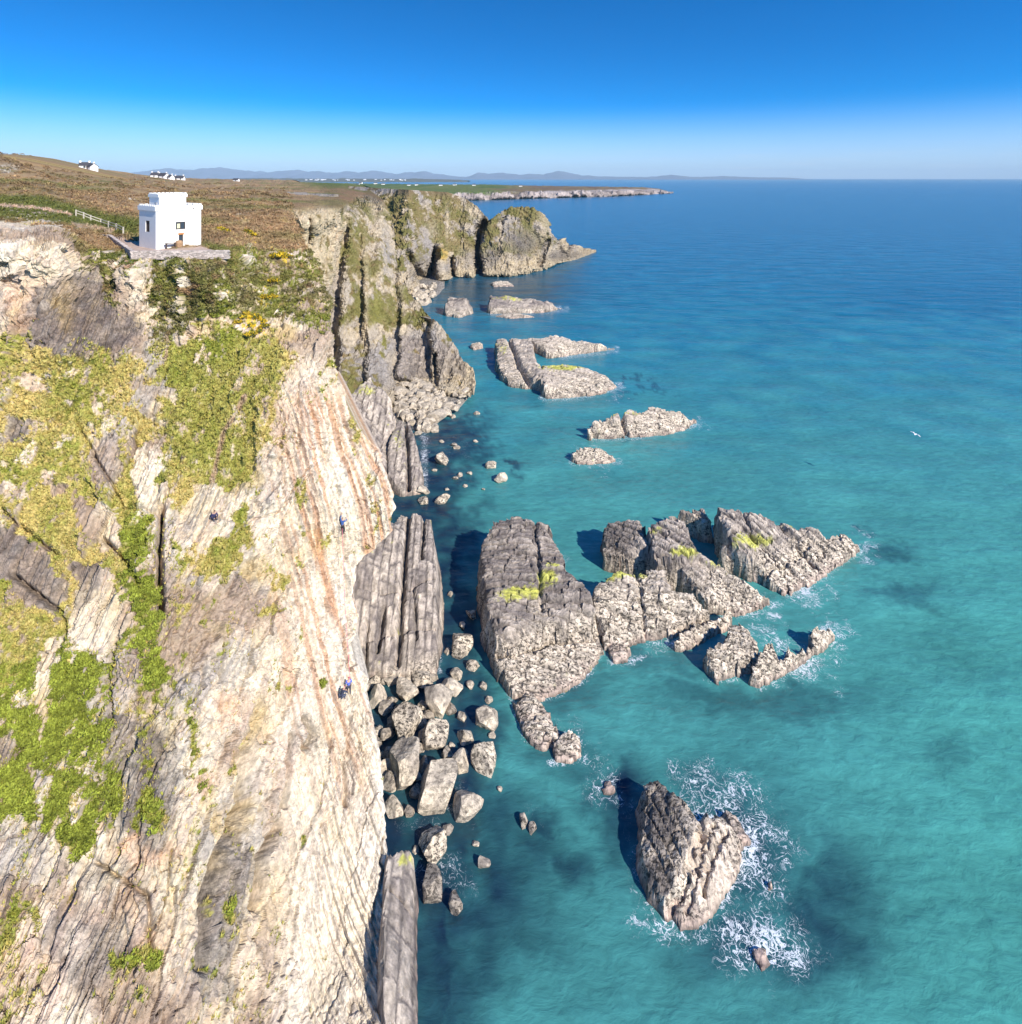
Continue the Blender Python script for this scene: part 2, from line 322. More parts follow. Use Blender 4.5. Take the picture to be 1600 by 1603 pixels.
k00 = N(nt, 'ShaderNodeMath', operation='MINIMUM'); L(vo.outputs['Distance'], k00.inputs[0]); L(v2s.outputs[0], k00.inputs[1])
k1 = N(nt, 'ShaderNodeMath', operation='MULTIPLY'); k1.inputs[1].default_value = -2.8; L(k00.outputs[0], k1.inputs[0])
k2 = N(nt, 'ShaderNodeMath', operation='ADD'); L(k1.outputs[0], k2.inputs[0]); L(f2.outputs[0], k2.inputs[1])
k3 = N(nt, 'ShaderNodeMath', operation='MULTIPLY_ADD'); k3.inputs[1].default_value = .48; L(sp.outputs[0], k3.inputs[0]); L(k2.outputs[0], k3.inputs[2])
k4 = N(nt, 'ShaderNodeMapRange'); k4.inputs[1].default_value = .56; k4.inputs[2].default_value = .74; L(k3.outputs[0], k4.inputs[0])
k5 = N(nt, 'ShaderNodeMapRange'); k5.inputs[1].default_value = .12; k5.inputs[2].default_value = .35; L(sp.outputs[0], k5.inputs[0])
k6 = N(nt, 'ShaderNodeMath', operation='MULTIPLY'); L(k4.outputs[0], k6.inputs[0]); L(k5.outputs[0], k6.inputs[1])
mf = N(nt, 'ShaderNodeMix', data_type='RGBA'); mf.inputs[7].default_value = (.72, .76, .80, 1); L(k6.outputs[0], mf.inputs[0]); L(vs.outputs[0], mf.inputs[6])
L(mf.outputs[2], b.inputs['Base Color'])
b.inputs['Roughness'].default_value = .22; b.inputs['IOR'].default_value = 1.33; b.inputs['Specular IOR Level'].default_value = .35
M_SEA = m
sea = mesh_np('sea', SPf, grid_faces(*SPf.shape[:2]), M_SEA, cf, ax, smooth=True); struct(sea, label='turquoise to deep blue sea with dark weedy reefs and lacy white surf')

# ================================================================== MAIN CLIFF (foreground, slope and moor)
ctrl1 = [
 # u, v, depth y
 (-200,1720,29),(-200,1300,36),(-200,900,46),(-200,600,57),(-200,430,68),(-200,330,92),(-200,290,150),(-200,240,230),
 (0,1720,31),(0,1500,35),(0,1300,38.5),(0,1150,41.5),(0,1000,45),(0,800,51),(0,600,58.5),(0,535,61),(20,500,62),(20,440,65),(20,365,69),(0,345,76),(0,325,100),(0,300,150),(0,270,210),(0,243,260),
 (90,530,61.5),(95,450,66),(95,370,72),(100,352,84),(100,330,108),(100,300,170),(100,262,330),
 (170,440,72),(170,400,78),(175,370,96),(140,500,66),(190,560,63.5),
 (200,330,120),(200,300,200),(200,275,430),
 (150,1720,31.5),(150,1500,35.5),(150,1300,39.5),(150,1100,43.5),(150,950,47),(150,800,52),(150,700,56),(150,620,60),
 (265,402,73.9),(208,404,73.8),(300,404,73.8),(350,404,74.2),(190,393,78),(265,390,80),(210,385,84),(315,385,84),(350,397,76.5),(240,375,92),(265,430,71.5),(265,480,69.5),(265,540,66.5),(265,600,62.5),(265,700,57.5),(265,800,53),(265,900,49.5),(265,1000,46.5),
 (300,340,118),(300,300,250),(300,281,600),
 (300,1300,40.5),(300,1500,37),(300,1720,33.5),(300,1150,43.5),
 (400,340,125),(400,300,270),(400,282.5,800),(400,380,98),(400,450,79.5),(400,550,68.5),(400,700,60.5),(400,850,55.5),(400,1000,51),(400,1150,47.5),(400,1300,44),(400,1500,40),(400,1720,36),
 (455,322,168),(455,300,300),(455,283.5,900),(470,360,118),(495,420,96),(500,480,82),(520,540,73),(545,640,69),(570,700,67.5),(600,730,66.5),(612,790,64.5),(560,860,62),(556,1000,58),(575,1060,56.5),(580,1110,54.5),(600,1250,50),(607,1350,46.8),(615,1500,42.4),(625,1720,35.8),
 (480,1000,54),(480,1250,48),(480,1500,42.5),(480,800,59.5),(480,640,65)]
f1 = tps([(a, b) for a, b, _ in ctrl1], [100.0 / d for *_, d in ctrl1])
NX, NY = 470, 900
SIL = [(283,458),(322,456),(345,462),(400,490),(465,517),(545,521),(590,533),(640,546),(670,562),(700,590),(730,606),(790,617),(830,610),(860,590),(885,560),(930,553),(1000,553),(1050,562),(1062,576),(1110,580),(1200,598),(1340,605),(1500,614),(1720,628)]
RIDGE = [(-220,236),(0,241),(45,243),(65,248),(95,256),(130,262),(170,267),(210,273),(240,276),(300,279.5),(400,281),(640,283)]
t = np.linspace(0, 1, NY)[:, None]; s = np.linspace(0, 1, NX)[None, :]
vA = 1720 + (282 - 1720) * (1 - (1 - t)**1.06)
uR = np.interp(vA, [a for a, _ in SIL], [b for _, b in SIL]) + (fbm(vA * .05, 2.0, 3.0, 4) * 9 + (np.floor(fbm(vA * .018, 5.0, 1.0, 2) * 8) / 8) * 14) * sstep(330, 420, vA)
Ug = -200 + (uR + 200) * s**0.93 + 0 * t
vtop = np.interp(Ug, [a for a, _ in RIDGE], [b for _, b in RIDGE])
tt = (1720 - vA) / (1720 - 282)
Vg = 1720 + (vtop - 1720) * tt
Yg = 100.0 / np.maximum(f1(Ug, Vg), 100.0 / 1500)
P1 = unproj(Ug, Vg, Yg); n1 = normals(P1)
x, y, z = P1[..., 0], P1[..., 1], P1[..., 2]
nA = fbm(x * .16, y * .16, z * .16, 4); nB = fbm(x * .6, y * .6, z * .6, 4); nC = fbm(x * 1.9 + 5, y * 1.9, z * 1.9, 3)
px_ = Ug + nA * 36 + nB * 20 + nC * 16; py_ = Vg + nB * 34 + nA * 30 - nC * 16
def reg(poly, soft=14): return sstep(-soft, soft, sdf(px_, py_, poly))
def blob(l): return spots(px_, py_, l, 1.3)
# --- plants on the face
grass = np.zeros_like(Ug) + .13 + .33 * sstep(330, 200, Ug + 40 * nA) * sstep(1300, 1000, Vg) * sstep(500, 560, Vg) + .10 * sstep(120, 40, Ug)
grass = np.maximum(grass, .66 * reg([(-250,535),(60,525),(150,560),(240,575),(300,520),(420,520),(470,560),(430,640),(415,700),(400,770),(300,770),(258,800),(250,870),(240,930),(215,1000),(120,990),(95,1000),(90,1120),(70,1280),(-250,1350)], 18))
grass = np.maximum(grass, .68 * reg([(225,570),(300,540),(420,540),(440,600),(400,640),(380,700),(330,720),(300,700),(250,640)], 14))
grass = np.maximum(grass, .53 * reg([(90,1010),(180,1040),(190,1120),(190,1200),(210,1270),(150,1300),(120,1345),(60,1290),(-20,1240),(-20,1100),(60,1050)], 12))
grass = np.maximum(grass, .56 * reg([(200,840),(245,820),(250,960),(255,1020),(270,1075),(225,1080),(215,980),(190,930)], 8))
grass = np.maximum(grass, .75 * reg([(280,860),(340,800),(400,800),(395,860),(350,910),(290,900)], 8))
grass = np.maximum(grass, blob([(350,1010,14,30,.62),(305,1175,7,34,.85),(245,1275,12,26,.85),(120,1310,34,28,.9),(235,1500,22,22,.7),(505,1060,10,26,.62),(425,950,40,12,.5),(425,900,30,20,.45),(480,770,8,30,.5),(560,680,14,50,.55),(590,790,10,50,.6),(355,1440,7,30,.6),(500,1210,5,50,.5),(60,1440,10,16,.7),(325,1215,10,12,.7),(440,680,40,40,.42),(395,1180,10,20,.5), (470,1000,16,30,.45),(520,600,16,30,.45)]))
# bare slabs inside the grass
bare = np.zeros_like(Ug)
bare = np.maximum(bare, reg([(205,690),(255,680),(262,800),(240,820),(215,760)], 8))
bare = np.maximum(bare, reg([(145,680),(185,690),(190,740),(170,745),(145,730)], 7))
bare = np.maximum(bare, reg([(118,780),(185,800),(190,850),(150,860),(120,830)], 7))
bare = np.maximum(bare, reg([(0,820),(60,850),(85,900),(80,970),(40,930),(-60,880)], 8))
bare = np.maximum(bare, reg([(100,880),(150,865),(205,950),(195,1010),(150,1025),(110,990),(98,930)], 7))
bare = np.maximum(bare, reg([(70,1000),(92,990),(98,1080),(75,1180),(68,1090)], 5))
bare = np.maximum(bare, reg([(0,640),(40,660),(35,700),(5,700)], 6))
bare = np.maximum(bare, reg([(200,590),(275,600),(270,625),(210,640)], 8))
bare = np.maximum(bare, reg([(300,760),(385,775),(365,830),(320,860),(285,850),(295,800)], 8))
bare = np.maximum(bare, blob([(165,640,10,20,.9),(50,600,16,10,.8),(85,760,10,16,.8),(30,780,16,14,.8),(20,1180,24,20,.9),(60,1220,20,16,.7)]))
upper = reg([(-250,340),(100,350),(185,395),(360,400),(400,330),(470,330),(530,470),(530,530),(430,500),(300,500),(240,570),(120,540),(-250,530)], 6)
crag = reg([(-250,352),(60,342),(90,350),(118,390),(110,440),(60,470),(45,530),(-250,540)], 7)
slab = reg([(60,440),(150,410),(165,480),(215,500),(190,560),(110,560),(42,540)], 7)
outc = reg([(180,425),(235,420),(245,470),(230,500),(235,560),(215,570),(190,520)], 7)
moor = sstep(402, 385, Vg + nB * 6) * (1 - sstep(0.3, .7, crag))
grass = np.where(upper > .5, .62 - .9 * crag - .75 * slab - .85 * outc, grass)
grass = np.maximum(grass, .98 * moor) 
grass = grass - bare * .8
rel, c1, c2, c3, ed = strata_relief(P1, n1, 1.0)
nD = fbm(x * 4.3, y * 4.3, z * 4.3, 2)
Gm = sstep(.44, .56, grass + nB * .62 + nC * .42 + nD * .15 - (c2 - .5) * .26 - rel * .07)
Gsoft = sstep(.12, .6, grass + nB * .5 + nC * .3)
Gm = np.where(moor > .5, sstep(.35, .5, grass + nB * .2), Gm)
# relief
wallr = sstep(380, 500, Ug) * sstep(520, 640, Vg)
q1 = x + .05 * z - .27 * y * 0; qq = (Ug - uR) * Yg / F; qs = (Ug - .10 * (Vg - 600)) * Yg / F; ql = (Ug + .42 * Vg) * 48 / F
flute = ridged(qs / .8 + nA * .5 + nC * .08, z / 22, 2.0, 3)
scaleD = np.clip(Yg / 60.0, 0.5, 1.0)
relr = rel * (1 - .62 * wallr) + wallr * (flute - .5) * .75
lump = .55 * rel + .30 * fbm(x * 1.0, y * 1.0, z * 1.0, 3) + .22 * (1 - np.abs(fbm(x * 2.6, y * 2.6, z * 2.6, 2)) * 2.5)
dkz = np.maximum(slab, bare); slat = ridged(ql / .9 + nA * .5, z * .05, 3.0, 3) - .5
disp = relr * (1 - Gm * .75) * (1 - .5 * dkz) + dkz * slat * 1.0 + Gm * lump + (1 - Gm) * (1 - wallr) * sstep(1000, 1200, Vg) * slat * .75 * sstep(-.15, .25, nA + .25 * sstep(300, 150, Ug))
flat = sstep(-3, 3, sdf(Ug, Vg, [(140,369),(208,380),(362,382),(366,411),(200,413),(160,404),(140,386)]))   # terrace by the tower
disp = disp * (1 - .97 * np.maximum(flat, moor * .35 * sstep(84, 110, Yg))) * np.where(moor > .5, .55, 1)
disp += 1.2 * fbm(x * .02, y * .02, 5, 3) * moor * sstep(110, 200, Yg)
# explicit cracks and steps seen on the face
def crack(pts, wid, dep, j=5):
    d = linedist(Ug + nB * j, Vg + nC * j, pts); return -dep * np.exp(-(d / wid)**2)
disp += crack([(252,790),(250,860),(252,960)], 4.2, 3.2) + crack([(345,860),(370,835),(392,815),(440,800),(470,750),(485,730)], 1.6, .5) + crack([(465,600),(468,660),(470,700)], 2, .5)
disp += crack([(390,1180),(388,1250),(350,1330),(330,1400),(325,1510)], 10, 3.2) + crack([(440,1290),(410,1340),(400,1420)], 6, 2.6) + crack([(270,1330),(262,1400),(240,1470)], 2, .6)
disp += crack([(345,1000),(343,1150)], 1.5, .5) + crack([(460,1150),(450,1190),(445,1260)], 4.5, 1.6) + crack([(480,1125),(492,1150),(478,1170)], 5, 1.6) + crack([(262,575),(256,590)], 3, .8) + crack([(20,900),(95,960),(105,1060)], 4, 1.5) + crack([(5,800),(50,840),(90,870)], 3.5, 1.4) + crack([(160,840),(205,890),(215,920)], 3.5, 1.6) + crack([(185,1000),(170,1060),(180,1130)], 4, 1.3) + crack([(120,660),(190,790),(250,800)], 2.5, .8) + crack([(150,1350),(230,1400),(240,1500)], 3.5, 1.2) + crack([(540,1180),(542,1260)], 5, 1.2) + crack([(543,1060),(548,1100),(545,1180),(552,1240)], 3, .5) + crack([(252,640),(260,640),(280,632)], 1.5, .4)
disp += crack([(380,630),(350,680),(335,740)], 2.2, .5) + crack([(528,760),(540,900),(545,1000)], 2.0, .35) + crack([(500,820),(510,960),(520,1100)], 2, .35)
disp *= 1 - .9 * sstep(.99, 1.0, s + 0 * t)
disp += 1.1 * np.exp(-((Ug - 340) / 24)**2 - ((Vg - 824) / 9)**2)   # trampled ledge
disp *= 1 - .75 * sstep(378, 350, Vg) * sstep(170, 120, Ug)
P1 = P1 + n1 * disp[..., None] * scaleD[..., None]
# colours
st = ridged(x * .55 + z * .22 - .1 * y + nA, z * .06, y * .06, 4)
rock = lerp(PALE, WHITE, np.clip(.35 + nA * 1.1 + (c2 - .5) * .5, 0, 1))
rock = lerp(rock, PINK, np.clip(.35 * sstep(.0, .5, fbm(x * .11 + 9, y * .11, z * .11, 3)) + .25 * (c3 > .8), 0, .6))
rock = lerp(rock, GREY * 1.2, np.clip(.72 * sstep(.0, .4, fbm(x * .22 + 40, y * .22, z * .22, 4) + slat * .5) * (1 - wallr), 0, .8))
rock = lerp(rock, np.array([.30, .215, .155]), np.clip(.95 * sstep(-.08, .3, fbm(x * .13, y * .13 + 20, z * .13, 3) + (c1 - .5) * .35), 0, .8) * (1 - wallr * .8))
rock = lerp(rock, OCHRE, np.clip(.6 * sstep(.15, .5, fbm(x * .2, y * .2 + 50, z * .2, 3)), 0, .6))
dk = np.maximum(slab * .95, reg([(165,1130),(200,1120),(265,1150),(290,1230),(245,1330),(200,1310),(160,1290)], 8) * .9)
dk = np.maximum(dk, reg([(0,640),(40,660),(35,700),(5,700)], 6)); dk = np.maximum(dk, .8 * reg([(0,820),(60,850),(85,900),(80,970),(40,930),(-60,880)], 8))
dk = np.maximum(dk, .8 * reg([(100,880),(150,865),(160,900),(120,960),(98,930)], 6)); dk = np.maximum(dk, .75 * reg([(150,1340),(190,1420),(220,1520),(130,1560),(60,1480),(120,1400)], 12))
dk = np.maximum(dk, blob([(155,1060,14,20,.9),(45,1120,18,22,.8),(5,1200,26,40,.75),(120,1110,10,14,.8),(480,1150,16,36,.6),(25,640,22,30,.8)]))
dk = np.maximum(dk, .9 * reg([(318,1370),(345,1320),(385,1290),(402,1350),(370,1420),(360,1560),(312,1560)], 7))
rock = lerp(rock, lerp(GREY * .8, DARK, np.clip(st, 0, 1)), np.clip(dk * (.75 + nB * .9), 0, .95))
orr = blob([(220,1330,44,18,.75),(355,1120,30,36,.55),(240,1480,40,40,.3),(330,1240,22,26,.5),(150,1420,60,30,.3),(30,480,30,50,.4)])
rock = lerp(rock, ORANGE, np.clip(orr * (.8 + nB), 0, .7))
ochre = blob([(385,1260,12,60,.7),(350,1310,16,50,.6),(420,1400,30,50,.5),(560,1150,6,120,.6),(100,480,14,50,.4)]); rock = lerp(rock, OCHRE * [1.1, 1.0, .7], np.clip(ochre * (.8 + nB), 0, .8))
strip = wallr * sstep(.48, .72, ridged(qs / 1.3 + nA * .4, z / 34, 8.0, 3)) * sstep(560, 640, Vg) * sstep(1420, 1050, Vg)
rock = lerp(rock, ORANGE * 1.05, np.clip(strip * .7, 0, .7)); rock = lerp(rock, GREY * 1.3, wallr * .35 * sstep(.55, .8, ridged(qs / .7 + nA * .4, z / 12 + 5, 14.0, 3)))
edgew = sstep(-2.2, -.3, qq) * sstep(1050, 1250, Vg); rock = lerp(rock, WHITE * 1.05, edgew * .85)
rock = lerp(rock, WHITE * 1.06, .50 * wallr * (1 - strip))
rock = lerp(rock, DARK, np.clip((1 - sstep(0, .04, ed)) * .4 + sstep(.15, .6, nD + nC * .5) * .35, 0, 1))
rock = rock * (1 + .35 * nD + .25 * nC)[..., None]
spk = np.clip(wallr * sstep(.72, .9, c3) * .35 + dk * .4, 0, .6)
gmix = np.clip(.22 + nA * 1.3 + nB * .5 + nC * .9 + .35 * sstep(700, 1000, Vg), 0, 1)
gcol = lerp(STRAW, GRASS, gmix)
low = reg([(90,1010),(180,1040),(190,1120),(190,1200),(210,1270),(150,1345),(60,1290),(-20,1300),(-20,1100),(60,1050)], 20) + reg([(200,840),(245,820),(250,960),(255,1020),(270,1075),(225,1080),(215,980),(190,930)], 8)
mid = reg([(225,560),(300,530),(430,530),(440,600),(400,640),(380,770),(330,800),(300,740),(250,640)], 14)
gcol = lerp(gcol, GREEN, np.clip(low, 0, 1) * .7); gcol = lerp(gcol, GRASS * .95, mid * .55 * (1 - low))
ucol = lerp(SCRUB, GRASS * .75, np.clip(.45 + nA * 1.6 + nC * .6, 0, 1)); ucol = lerp(ucol, HEATH, sstep(.05, .5, nB))
ucol = lerp(ucol, SOIL * .8, .45 * sstep(.2, .5, fbm(x * .5, y * .5, z * .5 + 8, 3)))
gcol = lerp(gcol, ucol, sstep(.4, .6, upper) * sstep(560, 520, Vg + nA * 30))
# moor
mcol = moorcol(x, y)
lawn = sstep(-6, 6, sdf(Ug + nB * 12, Vg + nC * 5, [(-250,305),(60,305),(110,320),(220,345),(215,372),(170,366),(90,350),(0,342),(-250,345)])); mcol = lerp(mcol, [.095, .125, .022], lawn * .85)
lawn2 = sstep(-4, 4, sdf(Ug + nB * 10, Vg + nC * 5, [(100,368),(172,376),(206,402),(300,404),(200,425),(150,408)])); 
lawn3 = sstep(-4, 4, sdf(Ug + nB * 10, Vg + nC * 3, [(314,380),(345,384),(400,398),(330,392)])); mcol = lerp(mcol, [.12, .15, .03], lawn3 * .8)
path = np.maximum(sstep(3.2, 1.4, linedist(Ug + nB * 3, Vg + nC * 1.5, [(-250,318),(0,322),(60,326),(110,336)])), sstep(5, 2, linedist(Ug + nB * 4, Vg + nC * 2, [(115,352),(150,358),(178,362)])) * .7)
mcol = lerp(mcol, [.50, .36, .26], path)
gcol = lerp(gcol, mcol, sstep(.4, .6, moor)); gcol = lerp(gcol, [.105, .13, .024], lawn2 * .85 * (1 - moor))
p2 = sstep(3, 1.2, linedist(Ug + nB * 3, Vg + nC * 2, [(180,420),(200,422),(218,418)])); p3 = sstep(2.4, 1, linedist(Ug + nB * 3, Vg + nC * 2, [(192,400),(200,412)]))
gcol = lerp(gcol, [.42, .27, .18], np.maximum(p2, p3))
tracks = np.maximum(sstep(3.5, 1, linedist(Ug + nB * 4, Vg + nC * 4, [(265,530),(262,560),(238,590)])), sstep(6, 2, linedist(Ug + nB * 5, Vg + nC * 4, [(385,620),(350,680),(335,740),(330,800),(300,850)])))
gcol = lerp(gcol, SOIL * 1.1, tracks * .85)
col = lerp(rock, gcol, Gm)
gors = spots(px_, py_, [(490,375,10,5,1),(440,400,12,5,.9),(520,390,10,4,.9),(400,500,24,14,.8),(412,468,16,6,.7),(345,362,9,3,.9),(388,366,10,4,.9),(425,440,14,8,.5),(436,405,14,6,.8)], 1.2)
col = lerp(col, [.62, .42, .03], sstep(.45, .7, gors + nC * .5) * .85)
whites = upper * sstep(.40, .5, fbm(x * .35 + 3, y * .35, z * .35, 3)) * (1 - moor) * sstep(200, 260, Ug); col = lerp(col, WHITE * .95, whites * .9)
moorrock = moor * sstep(.47, .52, fbm(x * .12, y * .12, 11.0, 3)); col = lerp(col, WHITE * .7, moorrock * .6 * sstep(100, 140, Yg))
hillrock = sstep(-3, 3, sdf(Ug + nB * 8, Vg + nB * 4, [(-40,258),(20,256),(30,263),(15,272),(-40,270)])) * sstep(-.1, .2, nC); col = lerp(col, WHITE * .7, hillrock)
terr = sstep(-1, 1, sdf(Ug, Vg, [(178,371),(208,376),(218,380),(244,391),(313,386),(330,392),(352,398),(208,400),(174,374)])); col = lerp(col, [.48, .36, .28], terr * .9)
aux = np.stack([spk * (1 - Gm), Gm, np.clip(dk * .3, 0, 1)], -1)
G1 = dict(soft=Gsoft * (1 - terr) * (1 - wallr), P=P1.copy(), G=Gm * (1 - terr), U=Ug, V=Vg, Y=Yg, low=np.clip(low, 0, 1), moor=moor, upper=upper, n=n1, col=col)
# close the cliff behind: the hidden seaward wall and the back of the ridge
ext = []; exc = []; exa = []
base = P1[:, -1]
kk = np.array([.6, 2, 5, 10, 18, 30])
drop = np.where(vA[:, 0] < 330, .25, .02)
steep = sstep(320, 420, vA[:, 0])
wallc = np.concatenate([P1] + [(base + np.stack([-(.45 + 0 * drop) * k * steep - .6 * k * (1 - steep), np.full(NY, 1.0) * k, -drop * k - .02 * k * steep], -1))[:, None] for k in kk], 1)
colc = np.concatenate([col] + [col[:, -1:]] * len(kk), 1); auxc = np.concatenate([aux] + [aux[:, -1:]] * len(kk), 1)
top = wallc[-1]; rows = [top + np.array([0, d, -hh]) for d, hh in ((20, 1.5), (80, 10), (200, 30))]
wallc = np.concatenate([wallc] + [r[None] for r in rows], 0); colc = np.concatenate([colc] + [colc[-1:]] * 3, 0); auxc = np.concatenate([auxc] + [auxc[-1:]] * 3, 0)
cliff = mesh_np('cliff', wallc, grid_faces(*wallc.shape[:2]), M_CLIFF, colc, auxc); struct(cliff, label='pale bedded sea cliff with grassy ledges below a brown moor')

# ================================================================== generic far relief
def relief(name, U, V, Y, amp, colf, mat, lean=.1, big=1.0, wrapk=(3, 12, 35), wdir=(-.9, 1.0, -.05), backrows=((40, 4), (150, 25)), scale=1.0, flatm=None):
    P = unproj(U, V, Y); n = normals(P); Ps = P / scale
    rel, c1, c2, c3, ed = strata_relief(Ps, n, 1.0, lean=lean, big=big)
    fl = np.zeros_like(U) if flatm is None else flatm
    x, y, z = P[..., 0], P[..., 1], P[..., 2]
    d = dict(x=x, y=y, z=z, U=U, V=V, Y=Y, c1=c1, c2=c2, c3=c3, ed=ed, n=n, fl=fl, Ps=Ps)
    P = P + n * (rel * amp * scale * (1 - .85 * fl))[..., None]
    col, aux = colf(d)
    base = P[:, -1]
    P = np.concatenate([P] + [(base + np.array(wdir) * k)[:, None] for k in wrapk], 1); col = np.concatenate([col] + [col[:, -1:]] * len(wrapk), 1); aux = np.concatenate([aux] + [aux[:, -1:]] * len(wrapk), 1)
    for dd, hh in backrows:
        P = np.concatenate([P, (P[-1] + np.array([0, dd, -hh]))[None]], 0); col = np.concatenate([col, col[-1:]], 0); aux = np.concatenate([aux, aux[-1:]], 0)
    return mesh_np(name, P, grid_faces(*P.shape[:2]), mat, col, aux)
def farcol(d, green=.5, crest=None, tide=6.0):
    x, y, z = d['x'], d['y'], d['z']
    a = fbm(x * .03, y * .03, z * .05, 4); b = fbm(x * .12, y * .12, z * .12, 4); cc = fbm(x * .5, y * .5, z * .5, 3)
    rock = lerp(GREY * 1.1, PALE * .9, np.clip(.45 + a * 1.5 + (d['c2'] - .5) * .6, 0, 1)); rock = lerp(rock, DARK, .6 * sstep(.1, .5, b)); rock = lerp(rock, OCHRE * .8, .5 * sstep(.2, .5, cc + a * .5))
    rock = lerp(rock, DARK * .8, np.clip((1 - sstep(0, .06, d['ed'])) * .7, 0, 1))
    rock = lerp(rock, PALE * .85, sstep(tide, 1.5, z + b * 3) * .7)
    G = sstep(.40, .6, green + a * .9 + b * .7 + cc * .3 - sstep(16, 6, z) * .8)
    g = lerp([.215, .17, .08], [.155, .145, .05], np.clip(.5 + b * 2, 0, 1)); g = lerp(g, [.24, .16, .09], .6 * sstep(.1, .5, cc))
    return rock, g, G, a, b, cc

# ---- L2: the zawn and buttresses beyond the white cliff
ctrl2 = [(430,284,950),(500,286,800),(565,290,640),(430,300,300),(500,300,310),(560,302,330),(430,322,175),(470,326,165),(500,322,178),(530,320,190),(560,305,300),(600,312,265),(610,330,240),
 (450,360,160),(470,400,153),(470,460,146),(470,560,132),(470,700,112),(520,360,172),(530,440,168),(520,540,152),(530,620,138),(540,700,122),
 (580,350,215),(585,430,186),(585,500,170),(585,580,152),(585,690,124),(618,400,212),(622,450,196),(640,480,190),(640,540,176),(640,600,160),(640,650,143),(640,700,128),
 (690,490,188),(690,540,178),(700,606,165),(700,640,149),(740,575,176),(742,608,164.5),(700,700,128)]
f2 = tps([(a, b) for a, b, _ in ctrl2], [100.0 / d for *_, d in ctrl2])
nx, ny = 300, 330
t = np.linspace(0, 1, ny)[:, None]; s = np.linspace(0, 1, nx)[None, :]
vA = 700 + (288 - 700) * t
SIL2 = [(288,568),(296,580),(310,600),(325,610),(345,615),(400,619),(430,627),(455,640),(470,655),(488,667),(508,690),(524,704),(545,716),(560,722),(578,742),(600,745),(612,742),(630,716),(650,690),(700,660)]
uR = np.interp(vA, [a for a, _ in SIL2], [b for _, b in SIL2])
U2 = 430 + (uR - 430) * s; vt = np.interp(U2, [430, 500, 565, 600], [284, 286, 289, 292]); V2 = 700 + (vt - 700) * (700 - vA) / (700 - 288)
iy = f2(U2, V2)
jn = perlin(U2 * .02, V2 * .03, 1.0) * 5
# gullies and standing ribs (depth steps in real metres)
def ridge2(pts, wdt, dep): 
    d = linedist(U2 + jn, V2, pts); return dep * np.exp(-(d / wdt)**2)
def sideof(pts, wdt):
    """+1 right of the line, -1 left"""
    vs = np.array([p[1] for p in pts]); us = np.array([p[0] for p in pts]); ul = np.interp(V2, vs, us); return np.tanh((U2 + jn - ul) / wdt)
Y2 = 100.0 / np.maximum(iy, 100.0 / 1400)
crest2 = np.interp(U2, [430, 465, 500, 535, 545, 560, 580, 600, 620], [318, 322, 320, 322, 314, 304, 305, 312, 330]) + jn * .6
below = sstep(0, 14, V2 - crest2)
Y2 = Y2 + below * (ridge2([(540,325),(538,380),(528,450),(520,520),(522,600)], 8, 9) + ridge2([(487,345),(483,380)], 4, 5)
   - 2.5 * sideof([(566,300),(568,420),(575,560),(583,700)], 3) 
   - 2.5 * sideof([(612,300),(624,430),(622,560),(619,620),(618,700)], 3) - 3 * sideof([(676,480),(677,560),(681,640)], 2.5) * sstep(430, 560, V2) + ridge2([(682,555),(683,600)], 3, 5)
   - ridge2([(600,330),(592,420)], 10, 5))
Y2 = Y2 + 16 * sstep(-4, 10, sdf(U2, V2, [(622,592),(660,602),(700,616),(742,622),(760,720),(606,720)]))
fl2 = 1 - below
def col2(d):
    rock, g, G, a, b, cc = farcol(d, .42)
    U, V = d['U'], d['V']
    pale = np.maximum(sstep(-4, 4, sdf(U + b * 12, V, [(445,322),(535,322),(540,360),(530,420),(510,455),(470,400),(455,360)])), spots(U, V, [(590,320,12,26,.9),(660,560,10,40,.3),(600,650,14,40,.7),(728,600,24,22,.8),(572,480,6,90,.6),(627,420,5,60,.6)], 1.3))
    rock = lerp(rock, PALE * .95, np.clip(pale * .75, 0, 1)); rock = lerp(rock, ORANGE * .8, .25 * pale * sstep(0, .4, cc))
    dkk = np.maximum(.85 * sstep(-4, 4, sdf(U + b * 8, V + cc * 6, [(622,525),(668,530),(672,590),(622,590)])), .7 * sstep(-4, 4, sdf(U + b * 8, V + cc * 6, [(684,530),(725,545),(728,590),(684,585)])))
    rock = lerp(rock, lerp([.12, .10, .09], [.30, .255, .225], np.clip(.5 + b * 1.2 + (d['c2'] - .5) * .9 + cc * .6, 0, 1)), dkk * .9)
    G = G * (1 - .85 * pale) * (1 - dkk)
    G = np.maximum(G, sstep(.3, .6, spots(U, V, [(594,480,10,60,.72),(550,560,30,34,.7),(600,540,9,26,.8),(660,500,20,24,.8),(715,525,14,14,.8),(560,610,34,14,.7),(600,380,18,20,.6)], 1.3) + b * 1.1 + cc * .8 - .08))
    g = lerp(g, np.array([.18, .17, .05]), spots(U, V, [(590,500,10,60,.9),(600,540,8,30,1)], 1.2))
    m = moorcol(d['x'], d['y']); m = lerp(m, lerp([.10, .12, .035], [.22, .13, .08], np.clip(.5 + a * 2, 0, 1)), sstep(460, 540, U + b * 30) * .7); m = lerp(m, [.12, .15, .04], sstep(298, 288, V + b * 6) * sstep(430, 520, U + a * 60))
    g = lerp(g, m, d['fl']); G = np.maximum(G, d['fl'])
    G = np.where((d['fl'] > .5) & (np.abs(V - 303 - (U - 470) * .06) < 2) & (U > 450) & (U < 530) & (b > -.1), 0, G)
    return lerp(rock, g, G), np.stack([.4 * (1 - G) * sstep(10, 3, d['z']), G, 0 * G], -1)
